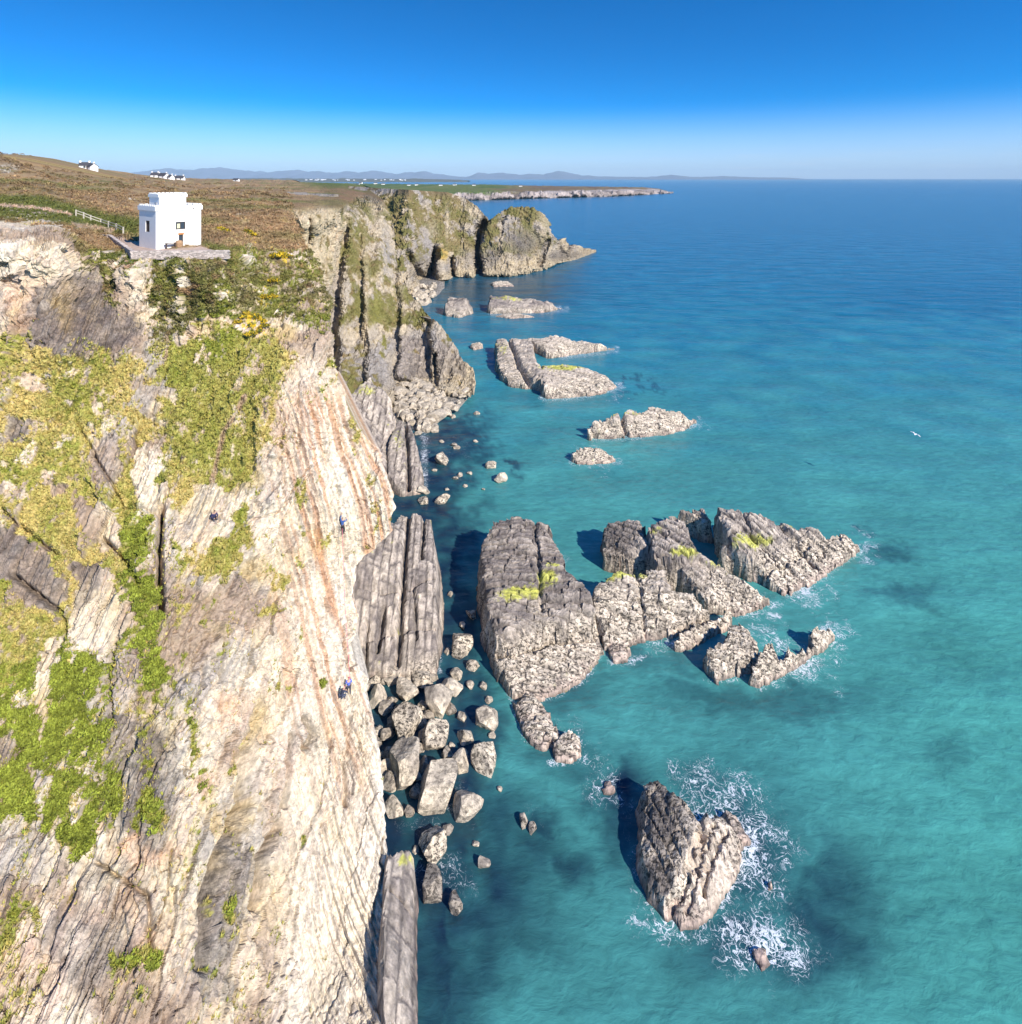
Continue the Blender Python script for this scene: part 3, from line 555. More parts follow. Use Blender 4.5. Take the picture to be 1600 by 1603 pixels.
L2 = relief('cliff_inlet', U2, V2, Y2, .8, col2, M_FAR, big=.9, flatm=fl2, wrapk=(3, 10, 25)); L2.name = 'cliff'; struct(L2, label='grassy buttresses and dark gullies beyond the white cliff')

# ---- L3: the headland
nx, ny = 420, 190
U3 = np.linspace(545, 934, nx)[None, :] + 0 * np.linspace(0, 1, ny)[:, None]; t = np.linspace(0, 1, ny)[:, None]
vT = np.interp(U3, [545, 600, 640, 700, 728, 745, 756, 765, 775, 785, 800, 815, 835, 846, 856, 866, 874, 880, 886, 892, 900, 915, 934], [291, 295, 297, 301, 310, 322, 333, 346, 338, 330, 324, 322, 326, 334, 344, 366, 378, 374, 373, 386, 382, 388, 392])
vB = np.interp(U3, [545, 640, 655, 680, 700, 720, 800, 850, 875, 900, 934], [480, 470, 455, 440, 438, 434, 432, 424, 412, 407, 394])
V3 = vB + (vT - vB) * t
yB = H * F / (vB - V0); yT = yB + np.interp(U3, [545, 640, 740, 765, 800, 850, 875, 934], [150, 75, 42, 30, 40, 26, 10, 4])
Y3 = yB + (yT - yB) * t**1.25
b3 = perlin(U3 * .03, V3 * .03, 4.0) * 5
def rg(pts, wd, dep): return dep * np.exp(-(linedist(U3 + b3, V3, pts) / wd)**2)
Y3 = Y3 + rg([(762,347),(752,360),(747,385),(748,415),(750,436)], 5.5, 34) + rg([(683,392),(678,415),(672,440)], 5, 22) + rg([(640,400),(650,425),(668,440)], 7, 20) + rg([(707,405),(712,432)], 4, 14) + rg([(860,378),(850,405),(845,415)], 3.5, 12) \
   - rg([(690,388),(692,440)], 7, 12) + rg([(791,340),(789,362)], 2, 6) - rg([(735,430),(800,428),(880,410)], 4, 5)
fl3 = sstep(.9, 1.0, t + 0 * U3) * sstep(760, 720, U3)
def col3(d):
    rock, g, G, a, b, cc = farcol(d, .60, tide=7)
    U, V = d['U'], d['V']
    pale = spots(U, V, [(742,332,18,12,1),(700,350,3,24,.8),(675,360,12,14,.5),(783,370,4,26,.9),(850,350,10,24,.6),(800,426,70,5,.8),(690,436,16,5,.8)], 1.3)
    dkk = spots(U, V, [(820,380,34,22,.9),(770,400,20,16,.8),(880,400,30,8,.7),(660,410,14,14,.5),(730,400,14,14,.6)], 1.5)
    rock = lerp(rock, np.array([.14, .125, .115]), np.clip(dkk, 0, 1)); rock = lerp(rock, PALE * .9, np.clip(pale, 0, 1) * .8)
    rock = lerp(rock, np.array([.50, .33, .04]), spots(U, V, [(692,396,8,12,.9)], 1.5))
    G = G * (1 - np.clip(pale + dkk * .9, 0, 1)); G = np.maximum(G, sstep(.35, .6, spots(U, V, [(812,330,28,10,1),(768,360,16,22,.9),(720,350,20,40,.6),(640,340,30,40,.5)], 1.4) + b * .6))
    G = G * sstep(878, 868, U)
    g = lerp(g, [.16, .115, .07], .8 * d['fl'])
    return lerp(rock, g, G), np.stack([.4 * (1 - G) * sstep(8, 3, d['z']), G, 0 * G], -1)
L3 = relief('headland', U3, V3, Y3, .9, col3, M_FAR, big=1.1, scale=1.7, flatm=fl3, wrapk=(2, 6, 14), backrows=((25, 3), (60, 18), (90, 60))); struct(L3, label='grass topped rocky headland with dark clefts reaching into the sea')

# ---- L4: the low peninsula and fields
nx, ny = 560, 60
U4 = np.linspace(440, 1054, nx)[None, :] + np.zeros((ny, 1)); t = np.linspace(0, 1, ny)[:, None]
vT = np.interp(U4, [440, 560, 640, 700, 760, 800, 900, 975, 1005, 1030, 1046, 1054], [284, 287, 288, 288.5, 288.5, 290, 291.5, 292.5, 293, 295, 299.5, 301.8])
vB = np.interp(U4, [440, 700, 760, 850, 950, 1020, 1054], [309, 314.5, 313.5, 310.5, 308, 304.5, 302.6])
V4 = vB + (vT - vB) * t
yB = H * F / (vB - V0); Y4 = yB * (1 + .05 * t + .55 * np.clip((t - .42) / .58, 0, 1)**1.2 * np.interp(U4, [440, 760, 1054], [2.2, .9, .25]))
def col4(d):
    U, V, t_ = d['U'], d['V'], t + 0 * d['U']
    x, y = d['x'], d['y']; a = fbm(x * .004, y * .004, 1, 4); b = fbm(x * .02, y * .02, d['z'] * .05, 4); cc = fbm(x * .08, y * .06, d['z'] * .2, 3)
    rock = lerp([.42, .36, .33], [.16, .13, .12], np.clip(.35 + b * 2, 0, 1)); rock = lerp(rock, [.05, .045, .04], .9 * sstep(.12, .03, t_ + b * .05))
    clf = np.interp(U, [440, 760, 800, 1054], [.30, .38, .48, .85])
    top = lerp([.14, .085, .06], [.20, .15, .07], np.clip(.5 + b * 2, 0, 1))
    cl, _ = cells(x / 140 + a, y / 220, x * 0); fld = lerp([.07, .12, .025], [.16, .17, .05], cl); top = lerp(top, fld, sstep(850, 740, U + a * 90))
    G = sstep(-.06, .06, t_ - clf + b * .2 + cc * .1)
    return lerp(rock, top, G), np.stack([0 * G, G, 0 * G], -1)
L4 = relief('peninsula', U4, V4, Y4, 1.0, col4, M_LAND, scale=9, big=.8, wrapk=(10, 30), backrows=((80, 8), (300, 60)), flatm=sstep(.4, .55, t + 0 * U4)); struct(L4, label='long low peninsula with pale cliffs, brown heath and green fields')

# ---- far shore and mountains
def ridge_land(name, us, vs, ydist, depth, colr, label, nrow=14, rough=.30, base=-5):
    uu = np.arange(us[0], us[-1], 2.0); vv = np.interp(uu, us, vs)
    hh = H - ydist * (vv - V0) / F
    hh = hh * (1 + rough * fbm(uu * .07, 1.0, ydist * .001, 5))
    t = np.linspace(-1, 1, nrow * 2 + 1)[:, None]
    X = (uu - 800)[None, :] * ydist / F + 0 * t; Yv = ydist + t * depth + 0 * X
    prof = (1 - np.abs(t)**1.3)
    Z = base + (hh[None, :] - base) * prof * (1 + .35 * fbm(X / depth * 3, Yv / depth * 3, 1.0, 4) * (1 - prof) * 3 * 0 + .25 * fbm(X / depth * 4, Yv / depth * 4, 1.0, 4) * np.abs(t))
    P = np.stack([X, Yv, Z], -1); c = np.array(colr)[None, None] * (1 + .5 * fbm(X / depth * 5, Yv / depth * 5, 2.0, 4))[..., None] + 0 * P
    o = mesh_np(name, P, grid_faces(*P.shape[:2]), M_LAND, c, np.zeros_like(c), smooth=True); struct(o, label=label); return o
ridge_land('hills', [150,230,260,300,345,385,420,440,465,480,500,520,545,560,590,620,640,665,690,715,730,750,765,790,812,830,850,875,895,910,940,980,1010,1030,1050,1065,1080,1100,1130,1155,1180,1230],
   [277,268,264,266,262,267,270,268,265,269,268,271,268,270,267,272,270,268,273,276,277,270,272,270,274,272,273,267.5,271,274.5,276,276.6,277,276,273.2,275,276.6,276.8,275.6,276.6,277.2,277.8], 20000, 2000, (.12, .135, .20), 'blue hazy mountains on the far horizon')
ridge_land('far_shore', [330,400,440,470,500,540,580,620,650,690,720,735], [280.5,279,278.8,279.5,280,279.2,279.6,280,279.4,280.4,281.4,282.4], 8000, 400, (.10, .095, .07), 'low brown shore across the bay with a small white town')
# ================================================================== SEA ROCKS
def rock_from_blocks(name, blocks, label, group='jagged rocks standing in the sea', res=None, lich=(), barn=4.0, tone=0.0, cracks=(), skirt=5.5, rough=.9, bedv=(0.25, 1.0), cat='sea rock', pale=(), dark=(), hs=1.0):
    """blocks: polygons of (u, v, height) on the photographed top edges; heights interpolate inside; sides fall steeply"""
    W = []; 
    blocks = [[(p[0], p[1], p[2] * hs if p[2] > 1.2 else p[2]) for p in bl] for bl in blocks]; cracks = [([(p[0], p[1], p[2] * hs) for p in c_[0]], c_[1], c_[2]) for c_ in cracks]
    for bl in blocks: W.append(np.array([list(at_h(*p)) for p in bl]))
    allp = np.concatenate(W); lo = allp[:, :2].min(0) - 3.5; hi = allp[:, :2].max(0) + 3.5
    dist = allp[:, 1].mean()
    if res is None: res = max(.13, dist / F * 1.9)
    res = max(res, math.sqrt((hi[0] - lo[0]) * (hi[1] - lo[1]) / 150000.0))
    xs = np.arange(lo[0], hi[0], res); ys = np.arange(lo[1], hi[1], res); X, Y = np.meshgrid(xs, ys)
    sd = hash(name) % 97 * 0 + len(label) * 3.7 + lo[0]
    w1 = fbm(X * .35 + sd, Y * .35, 1.0, 4); w2 = fbm(X * 1.3, Y * 1.3 + sd, 2.0, 3)
    Z = np.full(X.shape, -2.5); DM = np.full(X.shape, -99.0)
    for bl, wp in zip(blocks, W):
        d = sdf(X, Y, wp) + (w1 * .6 + w2 * .25 + .5 * (cells(X * .45 + w1, Y * .45, 0 * X + 5)[0] - .5)) * min(1.2, .4 + dist / 120) * rough
        A = np.c_[np.ones(len(wp)), wp[:, :2]]; pl, *_ = np.linalg.lstsq(A, wp[:, 2], rcond=None)
        if len(wp) > 3:
            ws = 0; zs = 0
            for p in wp:
                k = 1 / ((X - p[0])**2 + (Y - p[1])**2 + .6)**1.6; ws = ws + k; zs = zs + k * (p[2] - (pl[0] + pl[1] * p[0] + pl[2] * p[1]))
            zt = pl[0] + pl[1] * X + pl[2] * Y + zs / ws
        else: zt = pl[0] + pl[1] * X + pl[2] * Y
        hmax = wp[:, 2].max(); zt = np.clip(zt, -1.0, hmax + .6)
        zz = zt - skirt * np.maximum(0, -d)**.9 - .35 * np.exp(-np.maximum(d, 0) / .5)
        Z = np.maximum(Z, zz); DM = np.maximum(DM, d)
    # bedding: slanted ledges, joints
    stp = .55 + dist * .004; tq = Z / stp + w1 * 1.1 + w2 * .25; fr = tq - np.floor(tq); led = (np.floor(tq) + sstep(.55, .95, fr) - w1 * 1.1 - w2 * .25) * stp
    Z = Z + (led - Z) * .30 * np.clip(Z / 1.5, 0, 1) * min(1, rough + .2)
    bx, by = bedv; q = X * bx + Y * by; r = -X * by + Y * bx
    hgt = np.clip((Z + .3) / 2.0, 0, 1)
    sc_ = min(2.2, max(1.0, dist / 85))
    tq = q / (.95 * sc_) + .45 * perlin(q * .45 / sc_, r * .03, 3.0 + sd) + w1 * .22 + w2 * .05; bi = np.floor(tq); bf = tq - bi
    h1 = _p[(bi.astype(np.int64) * 7 + 11) & 255] / 255.
    tr = r / ((2.2 + 2.2 * h1) * sc_) + h1 * 9 + w1 * .25 + w2 * .08; ji = np.floor(tr); jf = tr - ji
    c1 = _p[(_p[bi.astype(np.int64) & 255] + ji.astype(np.int64)) & 255] / 255.
    t3 = q / (.30 * sc_) + w1 * .6; b3 = np.floor(t3); c2 = _p[(_p[b3.astype(np.int64) & 255] + np.floor(r / (1.3 * sc_) + c1 * 5).astype(np.int64)) & 255] / 255.
    c3, e3 = cells(q / .35 + w2, r / .6, q * 0 + 9)
    e1 = np.minimum(np.minimum(bf, 1 - bf) * .95 * sc_, np.minimum(jf, 1 - jf) * 3 * sc_); e2 = np.minimum(t3 - b3, 1 - t3 + b3)
    rel = (h1 - .5) * .45 + (c1 - .5) * .50 + (c2 - .5) * .16 + (c3 - .5) * .10 - .45 * (1 - sstep(.03, .16 * sc_, e1)) * (.35 + .65 * (c1 > .45)) + w2 * .12 + .07 * fbm(X * 3.1, Y * 3.1, 5.0, 2)
    rel = rel * .78 * (1 - .35 * sstep(1.2, 0, DM))
    Z = Z + rel * hgt * rough * np.clip(dist / 60, .9, 1.5)
    for pts, wd, dep in cracks:
        wpts = [tuple(at_h(*p)[:2]) for p in pts]
        Z = Z - dep * np.exp(-(linedist(X + w2 * .3, Y + w1 * .4, wpts) / wd)**2)
    lay = (cells(X * .35 + w1, Y * .35, Z * 1.1)[0] - .5) * 1.0 * sstep(.8, 2.5, np.hypot(*np.gradient(Z, res)))
    hj = np.stack([w2 * .15 + lay * .7, fbm(X * 1.1, Y * 1.1, Z * .9, 3) * .2 - lay * .5], -1) * 1.0 * hgt[..., None] * rough      # horizontal jitter makes small overhangs
    P = np.stack([X + hj[..., 0], Y + hj[..., 1], Z], -1)
    mask = Z > -1.6
    grad = np.hypot(*np.gradient(Z, res)); wall = sstep(1.2, 3, grad)
    base = lerp([.19, .16, .145], [.56, .475, .39], np.clip(.42 + w1 * 1.0 + w2 * .7 + (c1 - .5) * .7 + tone, 0, 1))
    base = lerp(base, [.16, .135, .125], np.clip(sstep(.1, .5, w2 + w1 * .5) * .5 + (1 - sstep(.03, .16, e1)) * .75, 0, .85))
    lo_ = sstep(barn + 1.0, barn - 1.2, Z + w1 * 2.0)
    base = lerp(base, [.68, .575, .45], lo_ * .9)
    base = lerp(base, [.45, .30, .25], sstep(1.0, .3, Z + w2 * .4) * .6); base = lerp(base, [.05, .04, .035], sstep(.35, -.1, Z))
    uu = 800 + X * F / Y; vv = V0 + (H - Z) * F / Y
    li = spots(uu + w2 * 18, vv + w1 * 10, lich, 1.3) if len(lich) else np.zeros_like(X)
    base = lerp(base, [.50, .50, .08], np.clip(sstep(.3, .6, li + w2 * .5 + fbm(X * 2.5, Y * 2.5, 3, 2) * .5), 0, .85))
    base = lerp(base, [.10, .085, .08], np.maximum((1 - sstep(0, .12, e2)) * .35, (1 - sstep(.02, .14, e1)) * .6)); base = base * (1 + .5 * (c2 - .5) + .35 * (c3 - .5))[..., None]
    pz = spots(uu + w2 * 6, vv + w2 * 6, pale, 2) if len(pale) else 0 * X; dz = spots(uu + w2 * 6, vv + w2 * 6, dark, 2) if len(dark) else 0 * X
    base = lerp(base, np.array([.60, .50, .40]) * (1 + .6 * (c2 - .5))[..., None], pz); base = lerp(base, [.13, .11, .10], np.clip(dz * 1.1, 0, .85))  # dark zones hold pitted rock and painted-in shade
    aux = np.stack([np.clip(lo_ * .85 * (1 - .85 * pz) + .12 + .5 * dz, 0, .9) * (Z > .4), 0 * Z, sstep(.8, .1, Z)], -1)
    q4 = grid_faces(*X.shape, mask)
    used = np.unique(q4); rem = np.full(X.size, -1); rem[used] = np.arange(len(used))
    o = mesh_np(name, P.reshape(-1, 3)[used], rem[q4], M_ROCK, base.reshape(-1, 3)[used], aux.reshape(-1, 3)[used])
    return tag(o, label, cat, group)

SR = 'sea_rock'
rock_from_blocks(SR, [[(776,812,7.5),(812,806,8),(852,816,7.5),(872,850,6.5),(888,888,6.5),(922,918,6.5),(930,948,5.2),(924,966,4.4),(860,978,4.4),(800,1000,4.6),(778,990,5),(766,950,6),(756,890,6),(756,850,6)],
   [(768,950,3.6),(800,985,3.6),(925,955,3.2),(936,990,1.6),(940,1018,1.0),(915,1052,.8),(870,1080,.7),(832,1088,.8),(800,1080,1.2),(776,1030,2.4)],
   [(803,1090,1.0),(835,1082,1.2),(862,1110,.8),(872,1150,.9),(850,1170,.7),(826,1150,.9),(812,1120,.9)]],
   'largest dark slabby sea rock, yellow lichen band across its middle, sloping down to the water', lich=[(820,925,30,10,1),(855,905,20,12,.9),(865,885,14,5,.7),(800,935,20,8,.8)], barn=3.6, tone=-.25, hs=.85,
   cracks=[([(838,820,7),(842,870,6.5),(848,950,5)], .3, .8), ([(785,1002,4.5),(860,982,4.4),(925,968,4.2)], .5, 1.2)], bedv=(.1, 1.0))
rock_from_blocks(SR, [[(868,1160,1.0),(890,1142,1.3),(906,1150,1.2),(910,1172,.8),(892,1186,.6),(872,1180,.7)]], 'small knobbly rock just off the tail of the largest sea rock', barn=5)
rock_from_blocks(SR, [[(930,915,4.8),(948,895,5),(1000,890,5),(1038,890,5),(1044,915,4.5),(1085,925,4),(1112,948,3),(1105,962,1.8),(1060,980,1.2),(1030,992,1),(988,998,1),(950,1002,1.2),(936,960,3)],
   [(956,1000,1.0),(984,1000,1.0),(984,1030,.6),(960,1032,.6)]], 'squarish barnacled rock with green lichen on its far edge, beside the largest sea rock', lich=[(965,900,24,8,.95),(1000,898,16,8,.7)],
   cracks=[([(998,890,5),(1003,930,4),(1012,992,1)], .25, .9)], barn=4.6, tone=.15, bedv=(.15, 1))
rock_from_blocks(SR, [[(1060,1000,1.5),(1075,985,1.6),(1122,960,2),(1142,958,1.6),(1132,975,1.2),(1085,1002,.8),(1068,1010,.8)]], 'thin low shard of rock leaning between the squarish rock and the long slabs', barn=5, tone=.2)
rock_from_blocks(SR, [[(946,820,5.2),(985,808,6),(1008,815,6.5),(1012,850,5.5),(990,872,3.5),(950,860,3.5)],
   [(1012,820,7.5),(1050,808,8),(1070,812,8),(1080,840,7),(1092,862,6.5),(1062,872,6),(1030,866,6)],
   [(1050,868,5.2),(1096,862,5.6),(1126,881,4.4),(1172,907,3),(1204,934,1.4),(1188,947,.8),(1150,955,.8),(1112,938,2.4),(1078,905,4)]],
   'long rock of stepped slabs with a shaded round knob at its left end', lich=[(1075,862,22,8,.95),(1030,830,10,6,.5),(1120,880,18,6,.5)], barn=3.4, tone=.0, skirt=7.0, hs=.85, bedv=(.6, .8), dark=[(968,845,26,30,.7)])  # dark: shade on the left knob, painted into its colour
rock_from_blocks(SR, [[(1062,792,5),(1100,795,5),(1112,808,5),(1100,815,4)],
   [(1124,790,7.5),(1150,790,7.5),(1168,798,7),(1200,806,6.2),(1240,824,5),(1252,850,3.4),(1270,886,1.2),(1226,922,.8),(1196,894,2.4),(1168,864,4.6),(1136,836,6.5)],
   [(1205,808,5.4),(1240,820,4.8),(1282,822,4.4),(1298,842,3),(1325,832,2.6),(1350,854,.8),(1305,884,.7),(1270,906,.7),(1238,922,.8),(1225,890,2.2),(1225,850,3.6)]],
   'broad tilted rock farthest right, cracked into slabs, with surf along its near edge', lich=[(1180,845,34,12,.8),(1245,820,20,6,.5)], barn=3.2, tone=.15, hs=.85, skirt=7.0,
   cracks=[([(1118,822,6),(1160,868,5),(1215,925,1)], .55, 3.0), ([(1212,810,5.4),(1245,850,3.4),(1275,888,1)], .35, 2.0), ([(1165,800,7),(1178,830,6),(1215,870,4)], .2, 1.0), ([(1185,895,3),(1225,880,3),(1268,862,2)], .2, .7)], bedv=(.7, .7))
rock_from_blocks(SR, [[(1098,1012,2.6),(1130,990,3),(1160,972,3.2),(1182,996,3),(1186,1018,2.2),(1150,1042,1.4),(1122,1060,.8),(1108,1042,1.4)]], 'block shaped barnacled rock in front of the long stepped slabs', barn=5, tone=.2, skirt=6)
rock_from_blocks(SR, [[(1178,1045,2.0),(1196,1008,2.8),(1210,1002,2.8),(1218,1028,1.8),(1200,1055,1),(1188,1068,.7)], [(1216,1030,1.8),(1250,1010,2.2),(1278,982,2.4),(1302,984,1.4),(1288,1008,.9),(1250,1034,.8),(1212,1052,.8)]],
   'notched white rock ringed by surf, right of the block shaped rock', barn=5, tone=.35)
rock_from_blocks(SR, [[(1003,1240,3.0),(1012,1224,3.2),(1034,1217,3.6),(1062,1246,4.4),(1100,1286,4.6),(1094,1325,4.0),(1068,1372,3.2),(1044,1398,2.2),(1018,1375,2.2),(1004,1330,2.6)],
   [(1098,1290,3.6),(1108,1264,3.2),(1136,1278,2.4),(1160,1312,1.4),(1156,1345,.9),(1130,1395,.8),(1104,1430,.7),(1066,1440,.7),(1056,1415,1.4),(1080,1352,3)], [(1135,1262,1.0),(1150,1272,.9),(1172,1308,.6),(1160,1312,.8)]],
   'nearest big rock, dark pitted face and pale striped face split by a cleft, in surf', barn=5.5, tone=-.05, skirt=3.0, hs=.72, rough=.9, cracks=[([(1103,1285,4),(1088,1335,3.5),(1056,1405,2)], .25, 1.1), ([(1138,1300,2),(1118,1350,1.2),(1100,1405,.7)], .16, .7), ([(1120,1290,2.5),(1100,1350,2),(1075,1425,1)], .12, .5)],
   bedv=(.95, .3), pale=[(1110,1350,40,75,.95)], dark=[(1035,1280,38,60,.8),(1030,1370,26,34,.9)])  # dark: speckled left face, with its part shadow painted in too
rock_from_blocks(SR, [[(1196,1362,.9),(1206,1358,1.0),(1212,1380,.7),(1202,1388,.6)]], 'small dark rock awash right of the nearest big rock', barn=.5, tone=-.5)
rock_from_blocks(SR, [[(1180,1480,.6),(1200,1472,.7),(1208,1500,.5),(1192,1515,.5)]], 'wave washed rock at the lower right below the nearest big rock', barn=.5, tone=-.5)
rock_from_blocks(SR, [[(942,1218,.5),(958,1212,.6),(962,1232,.5),(946,1236,.4)]], 'half sunk rock in foam left of the nearest big rock', barn=.5, tone=-.5)
rock_from_blocks(SR, [[(922,668,3),(930,655,4),(975,640,5),(1020,636,4.6),(1058,640,3.6),(1088,655,1),(1075,668,.8),(1040,676,.8),(990,680,.8),(940,682,.8),(925,678,1)]],
   'long low rock with one dark vertical crack, alone in open water', barn=3.6, tone=.25, cracks=[([(972,640,5),(980,680,.8)], .5, 2.4)], lich=[(980,648,30,4,.5)], bedv=(.1, 1))
rock_from_blocks(SR, [[(898,710,1.6),(914,698,2.6),(935,697,2.6),(958,710,1.4),(968,717,.8),(930,722,.7),(904,722,.7)]], 'small jagged pale rock below the long cracked rock', barn=5, tone=.4)
rock_from_blocks(SR, [[(778,530,4.5),(830,527,5),(838,560,4.5),(860,590,4),(800,600,1.2),(786,585,2),(778,560,3.5)], [(830,527,4.5),(880,525,4.6),(930,535,3),(962,543,.8),(900,552,.8),(860,552,2)],
   [(850,570,4.6),(900,568,4.6),(935,580,3.2),(968,602,.8),(940,614,.8),(856,620,.9),(850,600,3.5)]], 'flat topped rock shaped like a sideways letter u with a diagonal crack', barn=3.0, tone=.3, cracks=[([(797,530,4.6),(812,565,4.4),(830,592,3.4)], .7, 2.2)], lich=[(880,574,34,5,.9),(790,545,10,10,.4)], bedv=(.15, 1))
rock_from_blocks(SR, [[(765,475,4),(768,461,6),(800,461,6),(850,470,4.5),(882,480,.8),(850,487,.8),(768,488,1)], [(775,493,.8),(800,488,1.6),(840,494,.8),(800,497,.6)]], 'dark long rock with a pale tide line, in front of the far headland', barn=2.0, tone=-.1, lich=[(800,466,24,3,.6)], bedv=(.05, 1))
rock_from_blocks(SR, [[(697,475,5),(704,463,7),(730,465,7),(738,478,3),(741,488,.8),(718,495,.8),(700,490,1.4)]], 'dark stumpy rock close to the foot of the far cliffs', barn=2.2, tone=-.3, bedv=(.05, 1))
rock_from_blocks(SR, [[(736,536,1.8),(752,533,1.8),(757,542,.8),(742,545,.7)]], 'little pale rock off the corner of the dark buttress', barn=5, tone=.3)
rock_from_blocks(SR, [[(770,440,2.2),(795,438,2.2),(805,446,.8),(772,447,.8)]], 'flat ledge of rock under the headland', barn=2, tone=0)
for (u_, v_) in ((822, 441), (836, 443), (730, 470)):
    pass

# ---- cliff foot buttresses (long rock ribs beside the white cliff)
rock_from_blocks('rock_buttress', [[(628,803,10),(655,801,10.5),(675,809,9.5),(681,860,8),(683,905,6.5),(684,960,4.5),(683,1020,2),(680,1052,.9),(600,1048,1.6),(560,1030,2.5),(544,960,6),(552,880,9.5),(598,830,10.5)]],
   'dark grey flat sided rock buttress in the water at the foot of the white cliff', group='rock ribs at the foot of the cliffs', barn=1.2, tone=.05, skirt=6, rough=.26, cat='rock',
   cracks=[([(640,806,10),(632,900,7),(626,1000,3),(622,1045,1)], .3, 1.6), ([(560,985,5),(620,975,4.5),(680,975,4)], .25, .7), ([(600,930,7),(590,1000,4)], .25, 1.4), ([(664,806,10),(660,880,7)], .2, 1.3), ([(560,900,9),(640,905,7.5),(682,895,7)], .2, .7), ([(648,905,7),(652,1000,3)], .15, .8), ([(575,960,6),(572,1040,2)], .2, 1.0)], bedv=(1, .1))
rock_from_blocks('rock_buttress', [[(622,658,7),(640,653,7),(652,690,5.5),(661,730,3),(663,765,.9),(628,768,1.2),(606,740,3),(608,690,6)]],
   'ochre stained upright rib of rock between the white cliff and the boulder cove', group='rock ribs at the foot of the cliffs', barn=.6, tone=.0, skirt=6, rough=.32, cat='rock', lich=[(625,690,10,24,.35)],
   cracks=[([(634,655,7),(638,700,5),(640,765,1)], .35, 2.0)], bedv=(1, .1))
rock_from_blocks('rock_buttress', [[(606,1330,5.5),(645,1328,4.5),(648,1400,3),(650,1480,1.6),(652,1600,.8),(640,1680,.6),(600,1680,2),(600,1500,4.5)]],
   'olive topped rock rib at the bottom beside the white cliff edge', group='rock ribs at the foot of the cliffs', barn=-2, tone=-.1, skirt=6, rough=.35, cat='rock', lich=[(635,1345,14,10,.6)], cracks=[([(610,1400,4),(650,1420,3)], .1, .5)], bedv=(1, .1))
rock_from_blocks('rock_buttress', [[(540,620,13),(580,590,14),(606,615,12),(618,650,8),(619,700,4),(612,755,1.5),(590,770,2),(556,740,5),(545,680,9)]],
   'tall brown rib of rock just behind the white cliff', group='rock ribs at the foot of the cliffs', barn=-2, tone=.1, skirt=5, rough=.6, cat='rock', lich=[(575,612,16,10,.5)], bedv=(1, .1))

# ---- boulders
def boulder_mesh(seed, sub=3, tone=0.0, barn=0.0):
    import bmesh
    bm = bmesh.new(); bmesh.ops.create_icosphere(bm, subdivisions=sub + 1, radius=1.0)
    v = np.array([list(p.co) for p in bm.verts]); f = np.array([[q.index for q in p.verts] for p in bm.faces]); bm.free()
    r2 = np.random.default_rng(seed)
    # cut by random planes: angular, joint bounded boulder
    for k in range(15):
        n = r2.normal(size=3); n /= np.linalg.norm(n); d = r2.uniform(.42, .78); h = v @ n - d
        v = v - np.where(h > 0, h, 0)[:, None] * n[None] * .99
    nn = fbm(v[:, 0] * 1.7 + seed, v[:, 1] * 1.7, v[:, 2] * 1.7, 4); v = v * (1 + .09 * nn + .04 * fbm(v[:, 0] * 7, v[:, 1] * 7 + seed, v[:, 2] * 7, 2))[:, None]
    v = v - (v.max(0) + v.min(0)) / 2; v = v / np.abs(v).max(0)
    c = lerp([.34, .29, .235], [.64, .545, .42], np.clip(.5 + nn * 2.2 + tone, 0, 1)); c = lerp(c, [.10, .085, .075], sstep(.12, .4, fbm(v[:, 0] * 2.2, v[:, 1] * 2.2 + seed, v[:, 2] * 3, 4)) * .8)
    aux = np.stack([np.full(len(v), barn), 0 * nn, sstep(-.1, -.5, v[:, 2])], -1)
    return v, f, c, aux
def boulder(u_, v_, ru, rv, label, group=None, seed=0, tone=0., barn=.25, h=0.0, sub=3, flat=1.0):
    yy = (H - h) * F / (v_ + rv * .45 - V0); xx = (u_ - 800) * yy / F; rx = ru * yy / F * 1.12
    ry = max(rx * .75, rv * yy / F * .86); rz = min(ry, rx * 1.15) * .95 * flat
    v, f, c, aux = boulder_mesh(seed, sub, tone, barn)
    P = v * np.array([rx, ry, rz]); a = random.uniform(-.25, .25); ca_, sa_ = math.cos(a), math.sin(a)
    P = np.stack([P[:, 0] * ca_ - P[:, 1] * sa_, P[:, 0] * sa_ + P[:, 1] * ca_, P[:, 2]], -1)
    o = mesh_np('boulder', P, f, M_ROCK, c, aux); o.location = (xx, yy + ry * .1, h + rz * .35)
    return tag(o, label, 'boulder', group)
BG = 'boulders heaped at the foot of the cliff'
